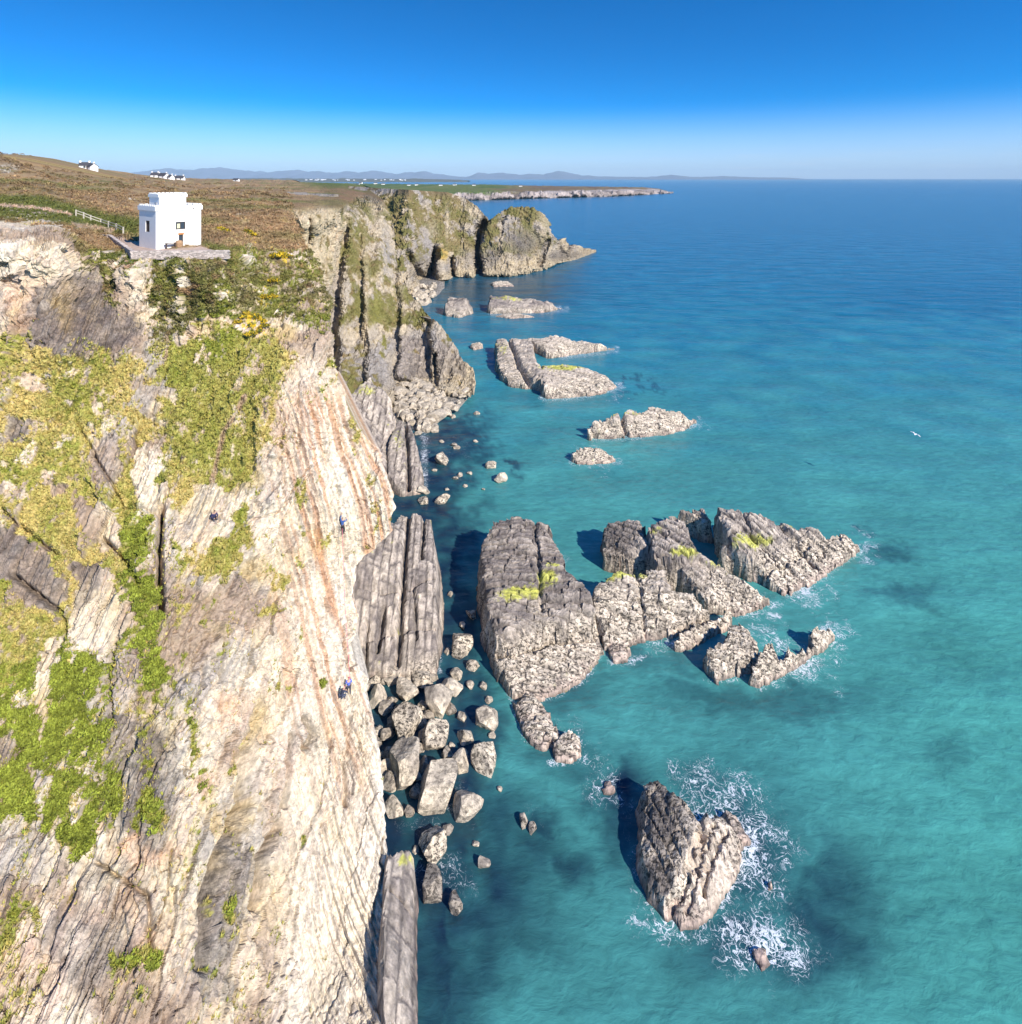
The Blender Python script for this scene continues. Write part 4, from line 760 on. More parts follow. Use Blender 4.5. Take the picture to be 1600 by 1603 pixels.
named = [(820,1283,6,12,'dark upright rock barely breaking the surface right of the channel'),(834,1297,6,8,'dark low rock beside the upright one, barely awash'),(758,1352,9,8,'dark weedy rock awash below the heap, in dark water'),(700,1300,9,8,'dark wet rock between the two toned boulder and the pyramid one'),(592,1089,13,18,'oval cracked boulder beside the climbers at the cliff base'),(637,1086,18,17,'blocky boulder under the end of the grey buttress'),(634,1138,23,30,'large dark streaked boulder in the middle of the heap'),
 (634,1196,25,38,'tall smooth boulder at the front of the heap, beside the white rock edge'),(660,1104,9,11,'small smooth boulder wedged in the heap'),(688,1092,21,30,'tall pale boulder with black stains on its left'),(707,1074,16,17,'round topped boulder at the right rear of the heap'),
 (680,1153,18,24,'wedge shaped boulder with a ridge pointing down'),(729,1151,14,15,'squarish spotted boulder apart in the channel'),(764,1121,17,21,'leaning pear shaped boulder in the channel'),(720,1188,13,20,'egg shaped boulder left of the ribbed one'),
 (757,1190,18,26,'ribbed boulder nearest the open water'),(683,1232,29,40,'biggest boulder of the heap, pale with black grooves'),(733,1257,22,26,'pyramid shaped pinkish boulder in the surf'),(600,1202,15,15,'cream boulder against the white rock edge'),
 (617,1263,14,17,'small pale boulder in the dark water below the heap'),(677,1320,20,27,'two toned boulder above the lowest rib'),(724,1011,15,20,'flat topped rounded boulder alone in the channel'),(740,1041,10,9,'small pinkish boulder below the flat topped one'),
 (714,1055,9,11,'pointed little boulder behind the heap'),(723,1121,7,9,'tiny boulder between the channel boulders'),(678,1384,14,26,'wet reddish boulder beside the lowest rib'),(713,1415,10,17,'weedy low boulder at the lower left of the water'),
 (691,719,10,13,'round solitary boulder off the ochre stained rib'),(662,767,11,10,'pale boulder at the toe of the ochre stained rib'),(662,784,8,7,'round boulder just below the toe of the ochre stained rib'),(692,783,11,5,'long flat greenish boulder near the grey buttress'),
 (768,728,8,7,'cream boulder standing out in the bay'),(784,748,10,11,'brown topped boulder next to the cream one in the bay'),(590,1146,9,10,'shaded grey boulder against the cliff'),(590,1184,9,10,'half hidden pale boulder against the cliff'),
 (737,963,8,9,'greenish boulder tucked beside the largest sea rock'),(724,978,4,9,'thin upright stone behind the flat topped boulder'),(585,1066,12,12,'boulder under the overhang of the grey buttress'),(612,1062,14,12,'shaded boulder behind the blocky one'),(660,1068,16,12,'dark boulder against the foot of the grey buttress')]
for i, (a, b_, ru, rv, lab) in enumerate(named):
    boulder(a, b_, ru, rv, lab, BG, seed=i + 3, tone=(.3 if i not in (0, 1, 2, 3, 25, 26) else -.7), barn=random.choice([.2, .5, .8, .9]), sub=3)
fillers = [(574,1075,10,10),(604,1110,10,12),(612,1098,9,9),(615,1130,9,12),(606,1150,10,12),(660,1125,9,10),(664,1150,9,11),(655,1170,9,11),(608,1178,9,10),(664,1195,10,13),(655,1072,10,9),(672,1118,9,9),(612,1225,11,13),(596,1228,9,10),(650,1238,9,11),(706,1110,9,10),(602,1064,9,8),(640,1064,10,8),(676,1060,9,7),(590,1165,7,9),(700,1180,8,10),(640,1270,8,9)]  # gap fillers; their darker tone stands in for shadow between the boulders
for i, (a, b_, ru, rv) in enumerate(fillers):
    boulder(a, b_, ru, rv, 'dark wedged boulder low in the heap at the cliff foot', 'dark boulders low in the heap', seed=200 + i, tone=-.6, barn=.6, sub=2)
# small stones awash in the channel
small = [(710,695,5,6),(720,742,4,6),(735,741,4,3),(680,735,4,4),(746,647,5,3),(708,652,5,4),(700,645,4,4),(692,690,4,4),(700,765,4,4),(712,748,5,3),(728,760,4,3),(735,1072,6,7),(757,1072,5,8),(765,1095,6,7),(700,1020,5,6),(770,1150,5,6),(708,1165,5,5),(655,1215,6,8),(700,1300,6,6),(650,1330,5,6),(782,1235,4,4),(745,1320,5,5),(690,945,5,6),(705,930,4,5),(715,700,5,4),(745,690,4,3),(700,720,3,3),(756,765,3,3)]
for i, (a, b_, ru, rv) in enumerate(small):
    boulder(a, b_, ru, rv, 'small stone awash in the dark channel beside the cliffs', 'small stones awash beside the cliffs', seed=60 + i % 9, tone=.1, barn=.4, sub=1, flat=.7)
# cove beach: heaps of boulders copied from a few kinds
protos = []
for k in range(6):
    v, f, c, aux = boulder_mesh(90 + k, 1, .1, .35)
    protos.append((v, f, c, aux))
pm = []
def beach(n, poly, smin, smax, label, group):
    poly = np.array(poly, float); lo = poly.min(0); hi = poly.max(0); k = 0; tries = 0
    while k < n and tries < 20000:
        tries += 1
        a = random.uniform(lo[0], hi[0]); b_ = random.uniform(lo[1], hi[1])
        if sdf(np.array([a]), np.array([b_]), poly)[0] < 0: continue
        frac = (hi[1] - b_) / (hi[1] - lo[1]); hgt = 2.8 * frac - .1
        p = at_h(a, b_, hgt); s_ = random.uniform(smin, smax) * (1.5 if random.random() < .12 else 1)
        j = random.randrange(6)
        if len(pm) <= j or pm[j] is None:
            while len(pm) <= j: pm.append(None)
        if pm[j] is None:
            o = mesh_np('boulder', protos[j][0], protos[j][1], M_ROCK, protos[j][2], protos[j][3]); pm[j] = o.data
        else:
            o = bpy.data.objects.new('boulder', pm[j]); sc.collection.objects.link(o)
        o.location = p; o.scale = (s_ * random.uniform(.8, 1.3), s_ * random.uniform(.8, 1.3), s_ * random.uniform(.6, .9)); o.rotation_euler = (random.uniform(-.3, .3), random.uniform(-.3, .3), random.uniform(0, 6))
        tag(o, label, 'boulder', group); k += 1
beach(150, [(624,590),(655,596),(700,612),(732,612),(722,626),(712,640),(692,652),(680,668),(672,685),(655,680),(640,655),(624,650)], .5, 1.5, 'grey boulder on the stony cove beach between the cliffs', 'boulders on the cove beach')
beach(70, [(632,436),(660,446),(684,444),(678,462),(665,480),(655,474),(640,455)], .9, 2.3, 'dark boulder on the far stony beach under the headland', 'boulders on the far beach')
bs = at_h(672, 640, .0)
def shingle(poly, name, hmax):
    """sloping stony ground beneath the boulders"""
    poly = np.array(poly, float); lo = poly.min(0); hi = poly.max(0)
    u = np.linspace(lo[0] - 6, hi[0] + 6, 90); v = np.linspace(hi[1] + 6, lo[1] - 6, 90); U, V = np.meshgrid(u, v)
    d = sdf(U, V, poly); fr = np.clip((hi[1] - V) / (hi[1] - lo[1]), 0, 1); hh = hmax * fr - .3 + np.minimum(0, d) * .12
    Yv = (H - hh) * F / (V - V0); P = np.stack([(U - 800) * Yv / F, Yv, hh + .35 * fbm(U * .2, V * .3, 1.0, 3)], -1)
    c = lerp([.20, .18, .16], [.34, .31, .27], np.clip(.5 + fbm(U * .5, V * .5, 2.0, 3) * 2, 0, 1))
    o = mesh_np(name, P, grid_faces(*U.shape), M_ROCK, c, np.stack([np.full(U.shape, .6), 0 * U, 0 * U], -1)); struct(o, label='sloping shingle under the boulders')
shingle([(615,580),(655,590),(700,606),(728,612),(716,632),(690,650),(675,680),(650,680),(615,660)], 'beach', 2.6)
shingle([(625,430),(660,440),(690,440),(682,460),(664,476),(650,470),(630,450)], 'beach', 2.6)
# ================================================================== small built things
import bmesh
def link(name, me, mat, parent=None):
    me.materials.append(mat); o = bpy.data.objects.new(name, me); sc.collection.objects.link(o)
    if parent: o.parent = parent
    return o
def box_bm(bm, c, s, rz=0, taper=1.0):
    """box centre c, full size s"""
    r = bmesh.ops.create_cube(bm, size=1.0)
    for v in r['verts']:
        k = taper if v.co.z > 0 else 1.0
        p = Vector((v.co.x * s[0] * k, v.co.y * s[1] * k, v.co.z * s[2])); p.rotate(Matrix.Rotation(rz, 3, 'Z')); v.co = p + Vector(c)
def mk(name, boxes, mat, parent=None, bevel=0.0):
    bm = bmesh.new()
    for b_ in boxes: box_bm(bm, *b_)
    if bevel: bmesh.ops.bevel(bm, geom=bm.edges[:], offset=bevel, segments=1, affect='EDGES')
    me = bpy.data.meshes.new(name); bm.to_mesh(me); bm.free(); return link(name, me, mat, parent)
def empty(name, loc, rz=0):
    e = bpy.data.objects.new(name, None); sc.collection.objects.link(e); e.location = loc; e.rotation_euler = (0, 0, rz); return e
from mathutils.bvhtree import BVHTree
def bvh_of(o):
    me = o.data; n = len(me.vertices); co = np.empty(n * 3, np.float32); me.vertices.foreach_get('co', co)
    m_ = len(me.polygons); lp = np.empty(m_ * 4, np.int32); me.loops.foreach_get('vertex_index', lp)
    return BVHTree.FromPolygons([tuple(p) for p in co.reshape(-1, 3)], [tuple(q) for q in lp.reshape(-1, 4).tolist()])
BV = bvh_of(cliff); BV2 = bvh_of(L4)
CAM = Vector((0, 0, H))
def hit(u_, v_, bv=None):
    d = Vector(((u_ - 800) / F, 1.0, -(v_ - V0) / F)).normalized(); r = (bv or BV).ray_cast(CAM, d); return r[0]
def ground(x_, y_, default=50.0):
    r = BV.ray_cast(Vector((x_, y_, 200)), Vector((0, 0, -1))); return r[0].z if r[0] else default

M_WHITE = simple('whitewash', (.86, .85, .82), .75, .03, 2.0, .15); M_GLASS = simple('window_glass', (.03, .045, .06), .12, .1, 1.0, 0, .8); M_FRAME = simple('dark_frame', (.08, .06, .05), .6, .1)
M_WOOD = simple('weathered_wood', (.55, .50, .42), .85, .2, 6); M_SLATE = simple('slate', (.06, .06, .07), .7, .2, 2); M_LINTEL = simple('orange_wood', (.45, .20, .07), .7, .15); M_CURTAIN = simple('pale_panel', (.62, .60, .38), .8, .1)
M_LEAD = simple('roof_felt', (.45, .45, .44), .9, .1)
# ---- the tower: front left corner at photo (244,390.5), square plan of 6 m, turned so two faces show
TZ = 50.0
C0 = at_h(244, 391, TZ); al = R(51.7); TW = 6.0
tw = empty('tower', (C0.x, C0.y, TZ), al)      # local x runs along the front face, local y into the building
tag(tw, 'white square two storey tower with battlements on the clifftop', 'tower')
BH = 5.35
# walls as four slabs leaving window openings
def wall_with_holes(name, length, height, th, holes, mat, parent, origin, rz):
    xs = sorted({0, length} | {a for h_ in holes for a in (h_[0], h_[2])}); zs = sorted({-1.6, height} | {a for h_ in holes for a in (h_[1], h_[3])})
    bm = bmesh.new()
    def solid(i, j):
        cx, cz = (xs[i] + xs[i + 1]) / 2, (zs[j] + zs[j + 1]) / 2
        return not any(h_[0] < cx < h_[2] and h_[1] < cz < h_[3] for h_ in holes)
    vs = {}
    def V(x_, y_, z_):
        k = (round(x_, 4), round(y_, 4), round(z_, 4))
        if k not in vs: vs[k] = bm.verts.new(k)
        return vs[k]
    nxs, nzs = len(xs) - 1, len(zs) - 1
    for i in range(nxs):
        for j in range(nzs):
            if not solid(i, j): continue
            a, b_, c_, d_ = xs[i], xs[i + 1], zs[j], zs[j + 1]
            bm.faces.new([V(a, 0, c_), V(b_, 0, c_), V(b_, 0, d_), V(a, 0, d_)]); bm.faces.new([V(a, th, c_), V(a, th, d_), V(b_, th, d_), V(b_, th, c_)])
            if i == 0 or not solid(i - 1, j): bm.faces.new([V(a, 0, c_), V(a, 0, d_), V(a, th, d_), V(a, th, c_)])
            if i == nxs - 1 or not solid(i + 1, j): bm.faces.new([V(b_, 0, c_), V(b_, th, c_), V(b_, th, d_), V(b_, 0, d_)])
            if j == 0 or not solid(i, j - 1): bm.faces.new([V(a, 0, c_), V(a, th, c_), V(b_, th, c_), V(b_, 0, c_)])
            if j == nzs - 1 or not solid(i, j + 1): bm.faces.new([V(a, 0, d_), V(b_, 0, d_), V(b_, th, d_), V(a, th, d_)])
    me = bpy.data.meshes.new(name); bm.to_mesh(me); bm.free(); o = link(name, me, mat, parent); o.location = origin; o.rotation_euler = (0, 0, rz); return o
fh = [(2.55, 2.6, 3.85, 3.7), (2.95, .55, 3.55, 1.85)]; lh = [(2.7, 2.15, 4.2, 4.15)]
th = .35
wall_with_holes('wall', TW, BH, th, fh, M_WHITE, tw, (0, 0, 0), 0)
lw = wall_with_holes('wall', TW - 2 * th, BH, th, [(TW - 2 * th - h_[2], h_[1], TW - 2 * th - h_[0], h_[3]) for h_ in [(1.9, 2.3, 3.3, 3.9)]], M_WHITE, tw, (0, TW - th, 0), R(-90))
wall_with_holes('wall', TW - 2 * th, BH, th, [(2, 2.4, 3.2, 3.6)], M_WHITE, tw, (TW, th, 0), R(90))
wall_with_holes('wall', TW, BH, th, [], M_WHITE, tw, (TW, TW, 0), R(180))
def window(x0, z0, x1, z1, rz, org, mull=1, curtain=False, parent=tw):
    e = mk('window', [(((x0 + x1) / 2, .12, z0 + .05), (x1 - x0, .09, .09)), (((x0 + x1) / 2, .12, z1 - .05), (x1 - x0, .09, .09)), ((x0 + .05, .12, (z0 + z1) / 2), (.09, .085, z1 - z0 - .2)), ((x1 - .05, .12, (z0 + z1) / 2), (.09, .085, z1 - z0 - .2))]
        + [((x0 + (x1 - x0) * (k + 1) / (mull + 1), .12, (z0 + z1) / 2), (.07, .08, z1 - z0 - .2)) for k in range(mull)], M_FRAME, parent)
    e.location = org; e.rotation_euler = (0, 0, rz)
    g_ = mk('pane', [(((x0 + x1) / 2, .15, (z0 + z1) / 2), (x1 - x0 - .02, .02, z1 - z0 - .02))], M_GLASS, e)
    if curtain: mk('curtain', [((x0 + .42, .118, (z0 + z1) / 2 - .05), (.38, .03, z1 - z0 - .45))], M_CURTAIN, e)
    return e
window(*fh[0], 0, (0, 0, 0), 1, True); window(*fh[1], 0, (0, 0, 0), 0)
L_ = TW - 2 * th
window(L_ - 3.3, 2.3, L_ - 1.9, 3.9, R(-90), (0, TW - th, 0), 2)
mk('lintel', [((3.25, -.03, 1.98), (.75, .09, .26))], M_LINTEL, tw)
mk('roof', [((TW / 2, TW / 2, BH - .12), (TW - 2 * th - .02, TW - 2 * th - .02, .16))], M_LEAD, tw)
def parapet(name, x0, y0, x1, y1, z0, h_, t_, nm, mer, parent):
    bx = []
    zc = z0 + h_ / 2
    bx += [(((x0 + x1) / 2, y0 + t_ / 2, zc), (x1 - x0, t_, h_)), (((x0 + x1) / 2, y1 - t_ / 2, zc), (x1 - x0, t_, h_)), ((x0 + t_ / 2, (y0 + y1) / 2, zc), (t_, y1 - y0 - 2 * t_, h_)), ((x1 - t_ / 2, (y0 + y1) / 2, zc), (t_, y1 - y0 - 2 * t_, h_))]
    p = mk(name, bx, M_WHITE, parent)
    step = (x1 - x0) / nm; mb = []
    for k in range(nm):
        c = x0 + step * (k + .5); mb += [((c, y0 + t_ / 2, z0 + h_ + mer / 2), (step * .58, t_ * .96, mer)), ((c, y1 - t_ / 2, z0 + h_ + mer / 2), (step * .58, t_ * .96, mer))]
    step = (y1 - y0 - 2 * t_) / nm
    for k in range(nm):
        c = y0 + t_ + step * (k + .5); mb += [((x0 + t_ / 2, c, z0 + h_ + mer / 2), (t_ * .96, step * .58, mer)), ((x1 - t_ / 2, c, z0 + h_ + mer / 2), (t_ * .96, step * .58, mer))]
    mk('battlement', mb, M_WHITE, p); return p
parapet('parapet', -.16, -.16, TW + .16, TW + .16, BH + .002, .62, .34, 9, .22, tw)
# upper turret set to the rear left
tx0, ty0, tx1, ty1 = 1.15, 2.0, 4.75, 5.5
mk('turret', [(((tx0 + tx1) / 2, (ty0 + ty1) / 2, BH + .85), (tx1 - tx0, ty1 - ty0, 1.95))], M_WHITE, tw)
tp = parapet('turret_parapet', tx0 - .14, ty0 - .14, tx1 + .14, ty1 + .14, BH + 1.83, .42, .26, 7, .2, tw)
mk('door', [((tx0 - .03, 3.1, BH + .55), (.06, .75, 1.1))], simple('grey_door', (.5, .5, .5), .6), tw)
mk('vent', [((4.9, -.19, BH + .22), (.16, .06, .16))], M_FRAME, tw); mk('vent', [((4.1, ty0 - .17, BH + 2.0), (.14, .06, .14))], M_FRAME, tw)
dp = mk('downpipe', [((5.45, -.05, 2.6), (.07, .07, 5.1))], M_WHITE, tw)
# terrace with its sheet of paving
tcorn = [at_h(174, 373, TZ), at_h(208, 399.5, TZ), at_h(353, 398.5, TZ), at_h(322, 388, TZ), at_h(262, 374, TZ), at_h(205, 368, TZ)]
bm = bmesh.new(); cen = Vector((sum(p.x for p in tcorn) / 6, sum(p.y for p in tcorn) / 6, 0))
tops = [bm.verts.new((p.x, p.y, TZ + .03)) for p in tcorn]; bots = [bm.verts.new((p.x, p.y, TZ - 2.2)) for p in tcorn]
bm.faces.new(tops)
for i in range(6): bm.faces.new([tops[i], bots[i], bots[(i + 1) % 6], tops[(i + 1) % 6]])
me = bpy.data.meshes.new('terrace'); bm.to_mesh(me); bm.free()
mpave = simple('paving', (.46, .345, .275), .9, .22, 1.4, .4); terr_o = link('terrace', me, mpave); struct(terr_o, label='pinkish paved terrace round the tower')
# dry stone wall: stones are one mesh per wall run
M_STONE = rockmat('wall_stone', 3.0, .6, .1)
def stone_wall(p, q, h_, label):
    p = Vector(p); q = Vector(q); d = q - p; L_ = d.length; d.normalize(); n = Vector((-d.y, d.x, 0)); bm = bmesh.new(); rn = random.Random(int(L_ * 100))
    cols = []
    nrow = 5; rows = h_ / nrow
    for r_ in range(-3, nrow):
        s_ = rn.uniform(-.3, 0)
        while s_ < L_:
            w_ = rn.uniform(.22, .5); hh = rows * .96; cx = p + d * (s_ + w_ / 2) + Vector((0, 0, rows * (r_ + .5)))
            th_ = .42 + rn.uniform(-.05, .05)
            r0 = bmesh.ops.create_cube(bm, size=1.0); cc = .46 + rn.uniform(-.14, .16)
            for v in r0['verts']:
                lc = Vector((v.co.x * w_ * .97, v.co.y * th_, v.co.z * hh)); v.co = cx + d * (lc.x + rn.uniform(-.02, .02)) + n * (lc.y + rn.uniform(-.02, .02)) + Vector((0, 0, lc.z + rn.uniform(-.015, .015))); cols.append((cc * 1.08, cc * .92, cc * .82))
            s_ += w_
    me = bpy.data.meshes.new('stone_wall'); bm.to_mesh(me); bm.free()
    at = me.attributes.new('Col', 'FLOAT_COLOR', 'POINT'); at.data.foreach_set('color', np.c_[np.array(cols), np.ones(len(cols))].astype(np.float32).ravel())
    at = me.attributes.new('Aux', 'FLOAT_COLOR', 'POINT'); at.data.foreach_set('color', np.tile([0.1, 0, 0, 1], (len(cols), 1)).astype(np.float32).ravel())
    o = link('stone_wall', me, M_STONE); return tag(o, label, 'stone wall', 'dry stone walls round the tower')
wa = at_h(88, 366, 50.6); wb = at_h(172, 374, TZ); wc = at_h(208, 401, TZ); wd = at_h(357, 400, TZ)
stone_wall((wa.x, wa.y, 50.3), (wb.x, wb.y, TZ), .68, 'low dry stone wall running left from the terrace corner')
stone_wall((wb.x, wb.y, TZ), (wc.x, wc.y, TZ), .68, 'low dry stone wall along the left side of the terrace')
stone_wall((wc.x, wc.y, TZ), (wd.x, wd.y, TZ), .68, 'low dry stone wall in front of the tower')
# bench and a stone barrel planter against the front wall
bn = empty('bench', C0 + Vector((math.cos(al) * 1.05 + math.sin(al) * .6, math.sin(al) * 1.05 - math.cos(al) * .6, .035)), al); tag(bn, 'wooden bench on the terrace against the front of the tower', 'bench')
mk('seat', [((.6, 0, .78), (1.45, .5, .07))], M_FRAME, bn)
for sx in (.05, 1.15): mk('leg', [((sx, 0, .37), (.08, .42, .745))], M_FRAME, bn)
bm = bmesh.new(); prof = [(.0, 0), (.40, 0), (.48, .3), (.5, .6), (.47, .85), (.34, 1.05), (.0, 1.12)]
for i in range(len(prof) - 1):
    for k in range(14):
        a0, a1 = 2 * math.pi * k / 14, 2 * math.pi * (k + 1) / 14; (r0, z0), (r1, z1) = prof[i], prof[i + 1]
        ps = [(r0 * math.cos(a0), r0 * math.sin(a0), z0), (r0 * math.cos(a1), r0 * math.sin(a1), z0), (r1 * math.cos(a1), r1 * math.sin(a1), z1), (r1 * math.cos(a0), r1 * math.sin(a0), z1)]
        try: bm.faces.new([bm.verts.new(p) for p in ps])
        except ValueError: pass
bmesh.ops.remove_doubles(bm, verts=bm.verts, dist=1e-4); me = bpy.data.meshes.new('planter'); bm.to_mesh(me); bm.free()
pl = link('planter', me, simple('rusty_stone', (.33, .21, .12), .9, .3, 3, .5)); pl.location = C0 + Vector((math.cos(al) * 2.75 + math.sin(al) * .65, math.sin(al) * 2.75 - math.cos(al) * .65, .035)); tag(pl, 'rusty brown rounded tub beside the bench under the small window', 'planter')
# wooden fence
fpts = [(119,338),(131,342),(142,346.5),(158,352),(170,356),(182,360),(193,366)]
fe = empty('wooden_fence', (0, 0, 0)); tag(fe, 'pale wooden post and rail fence leading down to the tower', 'fence')
FP = []
for (a, b_) in fpts:
    h0 = hit(a, b_) or at_h(a, b_, 51); FP.append(Vector(h0))
fe.location = FP[0]
for p in FP:
    b0 = p - FP[0]; mk('post', [((b0.x, b0.y, .42), (.16, .16, 1.45))], M_WOOD, fe).location.z = b0.z
for hh in (.55, 1.0):
    for p, q in zip(FP[:-1], FP[1:]):
        a = p - FP[0]; b_ = q - FP[0]; d = b_ - a; bm = bmesh.new(); box_bm(bm, (d.length / 2, 0, 0), (d.length + .05, .06, .11))
        me = bpy.data.meshes.new('rail'); bm.to_mesh(me); bm.free(); o = link('rail', me, M_WOOD, fe); o.location = a + Vector((0, 0, hh)); o.rotation_euler = d.to_track_quat('X', 'Z').to_euler()
# low rocks by the tower
for i, (a, b_, ru, lab) in enumerate([(171,397,11,'flat pale rock in the short grass below the tower'),(163,412,7,'small pale rock near the worn path below the tower'),(205,308+4,6,'pale outcrop on the moor behind the tower')]):
    h0 = hit(a, b_)
    if h0:
        v, f, c_, aux_ = boulder_mesh(140 + i, 2, .4, .2); rr = ru * h0.y / F; o = mesh_np('rock', v * np.array([rr, rr * .7, rr * .45]), f, M_ROCK, c_ * 1.1, aux_); o.location = h0; tag(o, lab, 'rock')

# ---- cottages
M_CW = simple('cottage_wall', (.85, .84, .82), .8, .03)
def cottage(x_, y_, z_, L_, D_, h_, rz, label, chim=True, group='white cottages far off'):
    e = empty('cottage', (x_, y_, z_), rz); tag(e, label, 'house', group)
    bm = bmesh.new(); hL, hD, rh = L_ / 2, D_ / 2, D_ * .42
    pts = [(-hL, -hD, -2), (hL, -hD, -2), (hL, hD, -2), (-hL, hD, -2), (-hL, -hD, h_), (hL, -hD, h_), (hL, hD, h_), (-hL, hD, h_), (-hL, 0, h_ + rh), (hL, 0, h_ + rh)]
    v = [bm.verts.new(p) for p in pts]
    for f in ((0, 1, 5, 4), (2, 3, 7, 6), (1, 2, 6, 9, 5), (3, 0, 4, 8, 7), (0, 3, 2, 1)): bm.faces.new([v[i] for i in f])
    me = bpy.data.meshes.new('wall'); bm.to_mesh(me); bm.free(); link('wall', me, M_CW, e)
    bm = bmesh.new(); ov = .3; rp = [(-hL - ov, -hD - ov, h_ - .12), (hL + ov, -hD - ov, h_ - .12), (hL + ov, 0, h_ + rh + .12), (-hL - ov, 0, h_ + rh + .12), (-hL - ov, hD + ov, h_ - .12), (hL + ov, hD + ov, h_ - .12)]
    v = [bm.verts.new(p) for p in rp]; v2 = [bm.verts.new((p[0], p[1], p[2] + .2)) for p in rp]
    for f in ((0, 1, 2, 3), (3, 2, 5, 4)): bm.faces.new([v2[i] for i in f]); bm.faces.new([v[i] for i in f[::-1]])
    for a, b_ in ((0, 1), (1, 2), (2, 5), (5, 4), (4, 3), (3, 0)): bm.faces.new([v[a], v[b_], v2[b_], v2[a]])
    me = bpy.data.meshes.new('roof'); bm.to_mesh(me); bm.free(); rf = link('roof', me, M_SLATE, e)
    if chim:
        for sx in (-.85, .85): mk('chimney', [((hL * sx, 0, h_ + rh + .3), (.9, .7, 1.5))], M_CW, rf)
    for k in range(max(1, int(L_ / 4))): mk('window', [((-hL + (k + .5) * L_ / max(1, int(L_ / 4)), -hD - .02, h_ * .55), (1.0, .06, 1.1))], M_GLASS, e)
    return e
def on_land(u_, y_): return (u_ - 800) * y_ / F
for (u_, v_, y_, L_, D_, h_, rz, lab) in [(133,262.5,330,5,4,1.9,.5,'white cottage on the left skyline, left of a pair'),(143,264.5,330,6,4.2,2.1,-.5,'white gabled cottage on the left skyline, right of a pair'),
   (243,276,480,5.5,5,2.2,.2,'leftmost small white cottage of the row behind the tower'),(255,275.5,480,9,5,2.2,-.3,'middle white cottage of the row, with a wide gable'),(266,276,480,5,4.5,2.2,-.3,'second small house joined to the wide gable'),(281,278.5,520,8,5,1.6,.1,'low dark roofed cottage at the right end of the row')]:
    x_ = on_land(u_, y_); z_ = H - y_ * (v_ + 1 - V0) / F; g_ = ground(x_, y_, z_)
    cottage(x_, y_, g_ - .3, L_, D_, h_, rz, lab)
k = 0
for (u_, v_) in ((565,287.5),(588,288),(600,289),(640,290.5),(652,290),(690,290.5),(712,290),(742,290.5),(370,283.5),(560,290),(815,292)):
    h0 = hit(u_, v_, BV2)
    if h0 is None: h0 = hit(u_, v_)
    if h0 is None: continue
    s_ = h0.y / 1900.
    cottage(h0.x, h0.y, h0.z, 9 * s_ + 3, 5 * s_ + 1.5, 2.3 * s_ + .6, random.uniform(-.5, .5), 'tiny white farmhouse among the distant green fields', False, 'tiny farmhouses in the fields')
for i in range(26):
    u_ = random.choice([random.gauss(560, 22), random.gauss(515, 14), random.gauss(620, 25)]); y_ = 7900 - random.uniform(0, 250)
    zz_ = max(4., H - y_ * (280.8 + random.uniform(0, 1.5) - V0) / F)
    cottage(on_land(u_, y_), y_ - 200, zz_, random.uniform(14, 34), 14, random.uniform(5, 9), random.uniform(-.4, .4), 'white building in the small town across the bay', False, 'white buildings across the bay')

# ---- people
M_SKIN = simple('skin', (.55, .33, .24), .6, .03); 
def cloth(name, c): return simple(name, c, .9, .1, 8)
def skin_obj(name, joints, bones, mat, parent=None):
    me = bpy.data.meshes.new(name); names = list(joints); idx = {n_: i for i, n_ in enumerate(names)}
    me.from_pydata([joints[n_][0] for n_ in names], [(idx[a], idx[b_]) for a, b_ in bones], [])
    o = bpy.data.objects.new(name, me); sc.collection.objects.link(o)
    md = o.modifiers.new('skin', 'SKIN'); md.use_smooth_shade = True
    for i, n_ in enumerate(names):
        r_ = joints[n_][1]; r_ = r_ if isinstance(r_, tuple) else (r_, r_); me.skin_vertices[0].data[i].radius = r_; me.skin_vertices[0].data[i].use_root = (i == 0)
    ss = o.modifiers.new('sub', 'SUBSURF'); ss.levels = 2; ss.render_levels = 2
    dg = bpy.context.evaluated_depsgraph_get(); m2 = bpy.data.meshes.new_from_object(o.evaluated_get(dg)); o.modifiers.clear(); o.data = m2; m2.materials.clear(); m2.materials.append(mat)
    if parent: o.parent = parent
    return o
